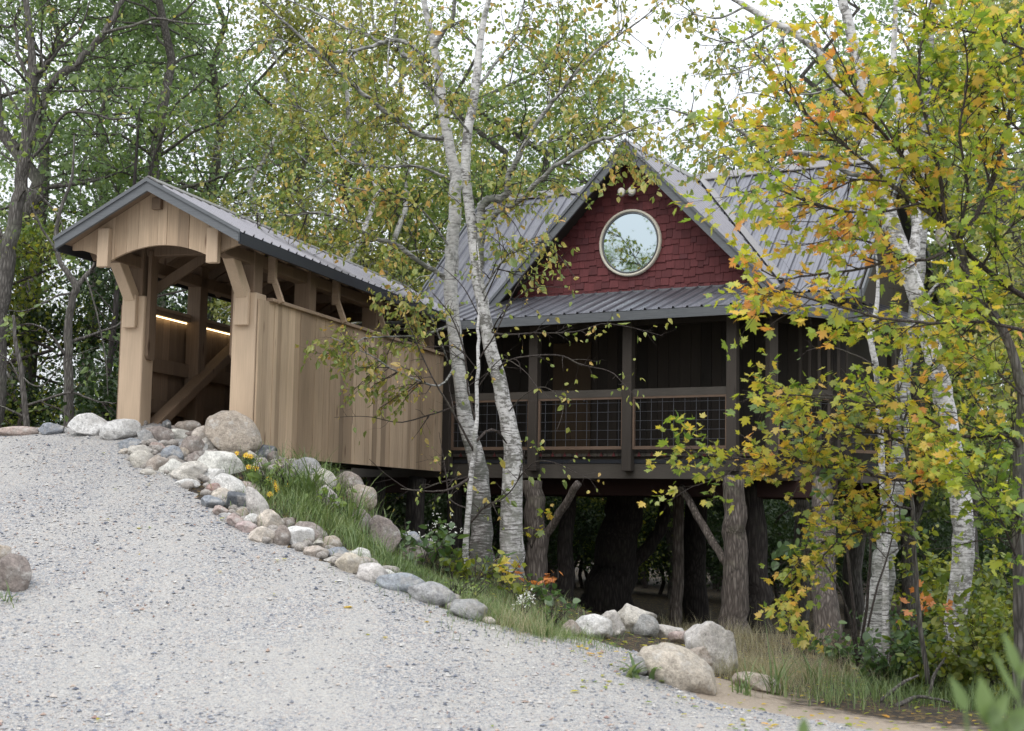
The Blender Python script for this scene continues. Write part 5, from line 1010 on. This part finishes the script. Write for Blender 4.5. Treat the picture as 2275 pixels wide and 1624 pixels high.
o = b.build('bank_grass', M['grass'], None); tag(o, 'long green grass on the bank between the stone row and the bridge', 'grass', kind='stuff')
b = MB(); P = scatter([(900, 1265, .3, 1), (980, 1310, .35, 1.3), (1060, 1350, .35, 1.4), (1130, 1385, .3, 1.4), (1190, 1405, .25, 1.1), (1150, 1360, .4, 1.2), (1230, 1400, .3, .8), (860, 1255, .2, .6), (1000, 1280, .5, 1.2), (1100, 1320, .5, 1.4), (1230, 1360, .5, 1)], 800, rg_); blades(b, P, .11, rg_, .9, .005, .7)
o = b.build('verge_grass', M['grass'], None); tag(o, 'short tangled green grass beside the lower stone row', 'grass', kind='stuff')
b = MB(); P = scatter([(1640, 1500, .3, 1.4), (1700, 1500, .4, 1.6), (1760, 1500, .4, 1.4), (1650, 1440, .5, 1.2), (1720, 1440, .5, 1.2), (1600, 1420, .5, .8), (1820, 1500, .4, 1), (1700, 1530, .25, 1.2), (1880, 1510, .4, .7), (1540, 1420, .4, .5), (1480, 1400, .4, .4), (1150, 1400, .15, .6)], 420, rg_); blades(b, P, .24, rg_, .9, .0032, .5)
o = b.build('dry_grass', M['drygrass'], None); tag(o, 'wispy tan dry grass behind and right of the oval boulder', 'grass', kind='stuff')
b = MB(); P = scatter([(1950, 1550, .35, 1), (2060, 1545, .35, 1.2), (2160, 1550, .4, 1.4), (2240, 1560, .3, 1.4), (2200, 1580, .2, 1), (1850, 1560, .2, .3)], 520, rg_); blades(b, P, .2, rg_, .8, .007, .7)
o = b.build('forest_edge_grass', M['grass'], None); tag(o, 'green grass along the shaded forest edge at the lower right', 'grass', kind='stuff')
def tuft(px, py, n, hh, label, mat='grass', wd=.014, lean=.9, name='grass_tuft', Y=None):
    g = hit(px, py) if Y is None else pw(px, py, Y); b = MB(); r_ = np.random.default_rng(int(px + py)); P = np.c_[r_.normal(size=n) * .05, r_.normal(size=n) * .05, np.zeros(n) - .02]
    blades(b, P, hh, r_, lean, wd, .9, 5); o = b.build(name, M[mat], None); o.location = g; return tag(o, label, 'grass')
tuft(1720, 1545, 44, .42, 'bright green broad-bladed grass tuft right of the oval boulder'); tuft(1650, 1545, 26, .3, 'small green grass tuft beside the right end of the oval boulder'); tuft(1810, 1520, 24, .34, 'green and tan grass tuft at the edge of the dirt')
tuft(1400, 1505, 14, .22, 'clump of broad green weed leaves at the left end of the oval boulder', wd=.05, lean=1.1, name='weed'); tuft(14, 1342, 26, .14, 'small leafy weed at the foot of the big left-edge boulder', wd=.02, name='weed'); tuft(1195, 1412, 60, .1, 'low green weed patch at the gravel edge left of the right-hand rocks', wd=.02, name='weed')
tuft(700, 990, 14, .5, 'tall reed-like grass against the bridge siding', wd=.016, lean=.3); tuft(735, 1040, 40, .45, 'leafy green tuft below the siding end', wd=.018); tuft(690, 1110, 50, .45, 'big arching grass clump in the middle of the bank', wd=.02); tuft(780, 1180, 50, .42, 'arching grass clump low on the bank near the round tan stone', wd=.02)
tuft(640, 1105, 44, .36, 'grass clump just right of the yellow flowers', wd=.018); tuft(560, 1070, 24, .28, 'small grass clump left of the yellow flowers', wd=.014)
# yellow flowers, each plant a thing
def flowers(spots, label, group, mat='petal_y', rad=.030, stemh=.25, npet=9, name='yellow_flower', lf_n=10):
    for i, (x, y, lb) in enumerate(spots):
        g = hit(x, y + 22); hd = pw(x, y, g[1]); t = empty(name, g, 0, lb, 'flower', group); r_ = np.random.default_rng(100 + i)
        b = MB(); b.tube([(0, 0, 0), tuple((hd - g) * .5 + np.array((.02, 0, 0))), tuple(hd - g)], [.004, .003, .003], 5); b.build('stem', M['grass'], t)
        b = MB(); dn = nrm(np.array((r_.normal() * .4, -1, .6))); u = nrm(np.cross(dn, (0, 0, 1))); v = np.cross(u, dn)
        for k in range(npet):
            a = 2 * pi * k / npet; d = u * cos(a) + v * sin(a); s_ = np.cross(dn, d); c0 = hd - g
            b.add([c0 + d * rad * .2 - s_ * rad * .1, c0 + d * rad * .2 + s_ * rad * .1, c0 + d * rad * .7 + s_ * rad * .17 + dn * .004, c0 + d * rad * 1.1, c0 + d * rad * .7 - s_ * rad * .17 + dn * .004], [(0, 1, 2, 3, 4)])
        b.build('petals', M[mat], t)
        b = MB(); b.tube([hd - g, hd - g + dn * .008], [rad * .28, rad * .2], 8); b.build('flower_centre', M['lf_orange'], t)
        L_ = MB(); pp = (hd - g)[None] * r_.uniform(.1, .8, (lf_n, 1)); add_leaves(L_, pp, r_.normal(size=pp.shape), .07, LEAF_B, r_, droop=.2); L_.build('leaves', M['lf_hazel'], t)
flowers([(525, 1008, 'yellow daisy highest and farthest left, beside the biggest boulder'), (546, 1011, 'tiny yellow flower bud right of the highest daisy'), (556, 1014, 'small yellow flower second from the siding stones'), (553, 1038, 'orange-yellow daisy just below the two small buds'), (568, 1040, 'small orange-yellow flower right of the low daisy'),
         (597, 1064, 'yellow daisy above the cluster in the grass'), (608, 1072, 'upper yellow daisy of the cluster'), (612, 1080, 'middle yellow daisy of the cluster'), (616, 1088, 'lowest yellow daisy of the cluster'), (640, 1080, 'pale yellow flower right of the cluster'), (600, 1098, 'small yellow flower lowest in the grass')], '', 'yellow daisies on the bank', rad=.04)
# leafy plants made of a few stems
def plant(px, py, label, cat, mat, tpl, size, hh, n=5, spread=.5, leafn=16, seed=1, name='leafy_plant', flat=.5, Y=None, fl=None, flmat='petal_w', droop=.3):
    g = hit(px, py) if Y is None else pw(px, py, Y); t = empty(name, g, 0, label, cat); G = Grower(seed)
    for i in range(int(n * 1.5)):
        a = G.r.uniform(0, 2 * pi); d = nrm((cos(a) * spread, sin(a) * spread, 1)); L = hh * G.r.uniform(.6, 1.2); Q_ = G.path(np.array((0, 0, -.02)), d, L, 6, .12, -.03); G.wood.tube(Q_, np.linspace(.006, .002, 7), 4)
        G.sprout(Q_, np.linspace(.006, .002, 7), 0, [dict(n=13, len=hh * .4, ang=.9, wob=.15, grav=-.02, r=.003, seg=3, sides=3, f0=.25, leaf=leafn)])
    lf = MB(); G.leaves(lf, size, tpl, droop=droop, flat=flat); branches(t, G, 'twig', None, 'stems'); lf.build('leaves', M[mat], t)
    if fl:
        P = np.vstack(G.LP); P = P[P[:, 2] > np.percentile(P[:, 2], 55)]; q = G.r.choice(len(P), fl); P = P[q] + np.array((0, 0, hh * .12)) + G.r.normal(size=(fl, 3)) * .03; b = MB()
        for _ in range(3): add_leaves(b, P, G.r.normal(size=P.shape), .016, LEAF_Q, G.r, droop=0)
        b.build('blossoms', M[flmat], t)
    return t
plant(930, 1268, 'round leafy shrub at the left foot of the birch pair', 'plant', 'lf_hazel', LEAF_O, .075, .55, 8, .7, 14, 68)
plant(1050, 1300, 'yellow-green leafy seedlings before the gap between the birch trunks', 'plant', 'lf_shrub', LEAF_O, .075, .5, 8, .7, 14, 69)
plant(955, 1262, 'dogwood-like shrub with broad green leaves and tiny white blossoms left of the sapling', 'plant', 'lf_hazel', LEAF_O, .085, .62, 7, .5, 12, 71, fl=70)
plant(1000, 1285, 'low broad-leaved green plant at the foot of the sapling', 'plant', 'lf_hazel', LEAF_O, .08, .45, 6, .6, 12, 72)
plant(1085, 1285, 'broad green leaves in front of the birch trunks', 'plant', 'lf_hazel', LEAF_O, .08, .40, 6, .6, 12, 73)
plant(1120, 1300, 'young maple seedling with yellow-green leaves before the right birch trunk', 'plant', 'lf_maple_y', LEAF_M, .085, .45, 5, .6, 9, 74, flat=.7)
plant(1185, 1318, 'orange maple seedling at the foot of the trunk right of the birches', 'plant', 'lf_orange', LEAF_M, .085, .36, 4, .6, 9, 75, flat=.7)
plant(1180, 1215, 'small yellow maple shoots against the trunk right of the birches', 'plant', 'lf_maple_y', LEAF_M, .08, .5, 4, .4, 7, 76, flat=.5, Y=19.2)
plant(1160, 1378, 'weed with white flower clusters near the end of the stone row', 'plant', 'lf_green', LEAF_B, .05, .28, 6, .5, 10, 77, fl=60)
plant(1225, 1395, 'drooping dull green weed left of the right-hand rocks', 'plant', 'lf_hazel', LEAF_O, .065, .34, 6, .5, 10, 78, droop=.6)
plant(1050, 1330, 'tangled low green plant between sapling and pinkish-grey boulder', 'plant', 'lf_green', LEAF_B, .05, .26, 8, .7, 12, 79)
plant(1660, 1400, 'dark green weed at the foot of the paired trunks', 'plant', 'lf_hazel', LEAF_O, .08, .5, 5, .4, 8, 80)
plant(1810, 1455, 'orange-yellow maple shoot low before the trunk right of the dry grass', 'plant', 'lf_maple_y', LEAF_M, .10, .45, 4, .5, 9, 81, flat=.2, droop=.8)
plant(2050, 1400, 'rust-orange maple shoot in the shade left of the bright birch base', 'plant', 'lf_orange', LEAF_M, .085, .5, 4, .5, 10, 82, flat=.5, Y=15.2)
plant(1215, 1350, 'dark green leafy weed on the slope left of the right-hand rocks, higher one', 'plant', 'lf_hazel', LEAF_O, .07, .42, 8, .6, 14, 83)
plant(1150, 1335, 'green and yellow seedlings on the slope below the right birch trunk', 'plant', 'lf_shrub', LEAF_O, .06, .34, 8, .6, 14, 84)
plant(880, 1235, 'leafy weed between the low brown boulders left of the birches', 'plant', 'lf_hazel', LEAF_O, .06, .34, 8, .6, 14, 85)
plant(1010, 1330, 'fine-leaved weed behind the smooth grey dome boulder', 'plant', 'lf_green', LEAF_B, .045, .28, 9, .6, 14, 86)
plant(640, 1090, 'willow-leaved plant right of the yellow daisies', 'plant', 'lf_green', LEAF_B, .075, .40, 9, .5, 12, 87)
plant(590, 1085, 'willow-leaved plant below the yellow daisies', 'plant', 'lf_green', LEAF_B, .075, .34, 8, .5, 12, 88)
plant(725, 1150, 'broad willow-leaved plant in the middle of the bank grass', 'plant', 'lf_green', LEAF_B, .08, .45, 9, .5, 12, 89)
for i, (x, y, s_, mt, lb) in enumerate([(2170, 1540, .95, 'lf_shrub', 'yellow-green leafy shrub right of the bright birch base, nearest the birch'), (2225, 1560, 1.05, 'lf_shrub', 'tall yellowing shrub at the lower right edge'), (2010, 1535, .6, 'lf_hazel', 'low green shrub between the two right birches'), (2070, 1545, .55, 'lf_shrub', 'low yellow-green shrub left of the bright birch base'), (1960, 1530, .4, 'lf_hazel', 'small green shrub under the flared birch base'), (2200, 1470, 1.2, 'lf_hazel', 'green shrub behind the yellowing one at the right edge'),
                                        (2150, 1420, 1.5, 'lf_shrub', 'tallest yellow-green shrub beside the bright birch trunk at the right'), (2240, 1500, 1.6, 'lf_shrub', 'tall yellow-green shrub filling the right edge below the maple'), (2010, 1480, .8, 'lf_hazel', 'green bush in the shade between the two right birches, set back'), (1880, 1490, .5, 'lf_hazel', 'dark low bush beneath the hazel shrub'), (2130, 1470, .9, 'lf_shrub', 'yellowish shrub behind the bright birch base')]):
    plant(x, y, lb, 'shrub', mt, LEAF_O, .062, s_, 18, .65, 22, 90 + i, name='shrub')
# fallen branches on the forest floor
for i, (pts, lb) in enumerate([([(1990, 1570), (2040, 1548), (2110, 1560)], 'fallen dead branch lying at the forest edge, longest one'), ([(1900, 1440), (1960, 1490), (2010, 1540)], 'slanting dead branch below the flared birch'), ([(1950, 1560), (2000, 1520), (2040, 1500)], 'dead stick leaning up to the right at the forest edge'), ([(2060, 1560), (2075, 1500), (2100, 1460)], 'upright dead stick left of the bright birch base'), ([(2110, 1545), (2180, 1550), (2240, 1540)], 'fallen mossy log behind grass at the lower right')]):
    Pp = [(x, y, hit(pts[0][0], pts[0][1])[1] + .1 * j) for j, (x, y) in enumerate(pts)]; stem('fallen_branch', lb, 'branch', Pp, [12 if i in (0, 4) else 7, 8, 4], 'bark_grey', 7, 0, .08, 5, None, 60 + i)
# near blurred leaves at the lower right
def nearleaf(spec, label, base):
    g = pw(*base); t = empty('near_plant', (g[0], g[1], tz1(g[0], g[1])), 0, label, 'plant'); o0 = np.array((g[0], g[1], tz1(g[0], g[1]))); st = MB(); lf = MB()
    for (x0, y0), (x1, y1), wd_ in spec:
        a = pw(x0, y0, base[2]); c_ = pw(x1, y1, base[2]); d = c_ - a; L = np.linalg.norm(d); d = d / L; s_ = nrm(np.cross(d, (0.2, -1, .1))); n_ = np.cross(s_, d); ww = wd_ / F0 * base[2]
        us = np.linspace(0, 1, 9); prof = np.sin(us ** .75 * pi) * ww / 2 + .0008; V = []
        for u, w_ in zip(us, prof): c0 = a + d * L * u - np.array((0, 0, .12 * L * u * u)) * 0; V += [c0 - s_ * w_ + n_ * w_ * .5, c0, c0 + s_ * w_ + n_ * w_ * .5]
        lf.add(np.array(V) - o0, [(3 * i, 3 * i + 1, 3 * i + 4, 3 * i + 3) for i in range(8)] + [(3 * i + 1, 3 * i + 2, 3 * i + 5, 3 * i + 4) for i in range(8)])
    tp = pw(spec[0][0][0], spec[0][0][1], base[2]); st.tube([np.zeros(3) - np.array((0, 0, .05)), (tp - o0) * .5, tp - o0, pw(spec[-1][0][0], spec[-1][0][1], base[2]) - o0], [.006, .005, .004, .003], 6)
    lf.build('leaves', M['grass'], t, True); st.build('stem', M['grass'], t)
nearleaf([((2145, 1580), (2108, 1500), 26), ((2185, 1600), (2175, 1500), 42), ((2185, 1610), (2240, 1540), 40), ((2230, 1620), (2290, 1570), 46), ((2215, 1640), (2200, 1560), 40), ((2260, 1640), (2240, 1575), 44)], 'blurred green leaves of a plant close to the camera at the lower right corner', (2220, 1700, 3.2))
nearleaf([((2262, 1500), (2225, 1400), 26), ((2262, 1510), (2300, 1440), 26), ((2262, 1560), (2200, 1440), 14)], 'blurred tall weed close to the camera at the right edge', (2265, 1700, 3.4))
nearleaf([((1780, 1640), (1785, 1592), 26)], 'single blurred green leaf tip at the bottom edge', (1780, 1760, 3.2))

# ------------------------------------------------------------------ tell look-alike neighbours apart by their order in the picture
by = {}
for o in bpy.data.objects:
    if o.parent is None and 'label' in o and not ('kind' in o): by.setdefault(o['label'], []).append(o)
ON = 'one two three four five six seven eight nine ten eleven twelve thirteen fourteen'.split(); OT = 'first second third fourth fifth sixth seventh eighth ninth tenth eleventh twelfth thirteenth fourteenth'.split()
def order(i, n): return 'left of the pair' if (n, i) == (2, 0) else 'right of the pair' if n == 2 else 'leftmost of ' + ON[n - 1] if i == 0 else 'rightmost of ' + ON[n - 1] if i == n - 1 else f'{OT[i]} from left of {ON[n - 1]}'
for lb, os_ in by.items():
    if 1 < len(os_) < 15:
        os_.sort(key=lambda o: o.location.x / o.location.y if o.location.y > 5 else o.location.x)
        for i, o in enumerate(os_): o['label'] = lb.replace(' broadleaf', '').replace(' row', '') + ', ' + order(i, len(os_))
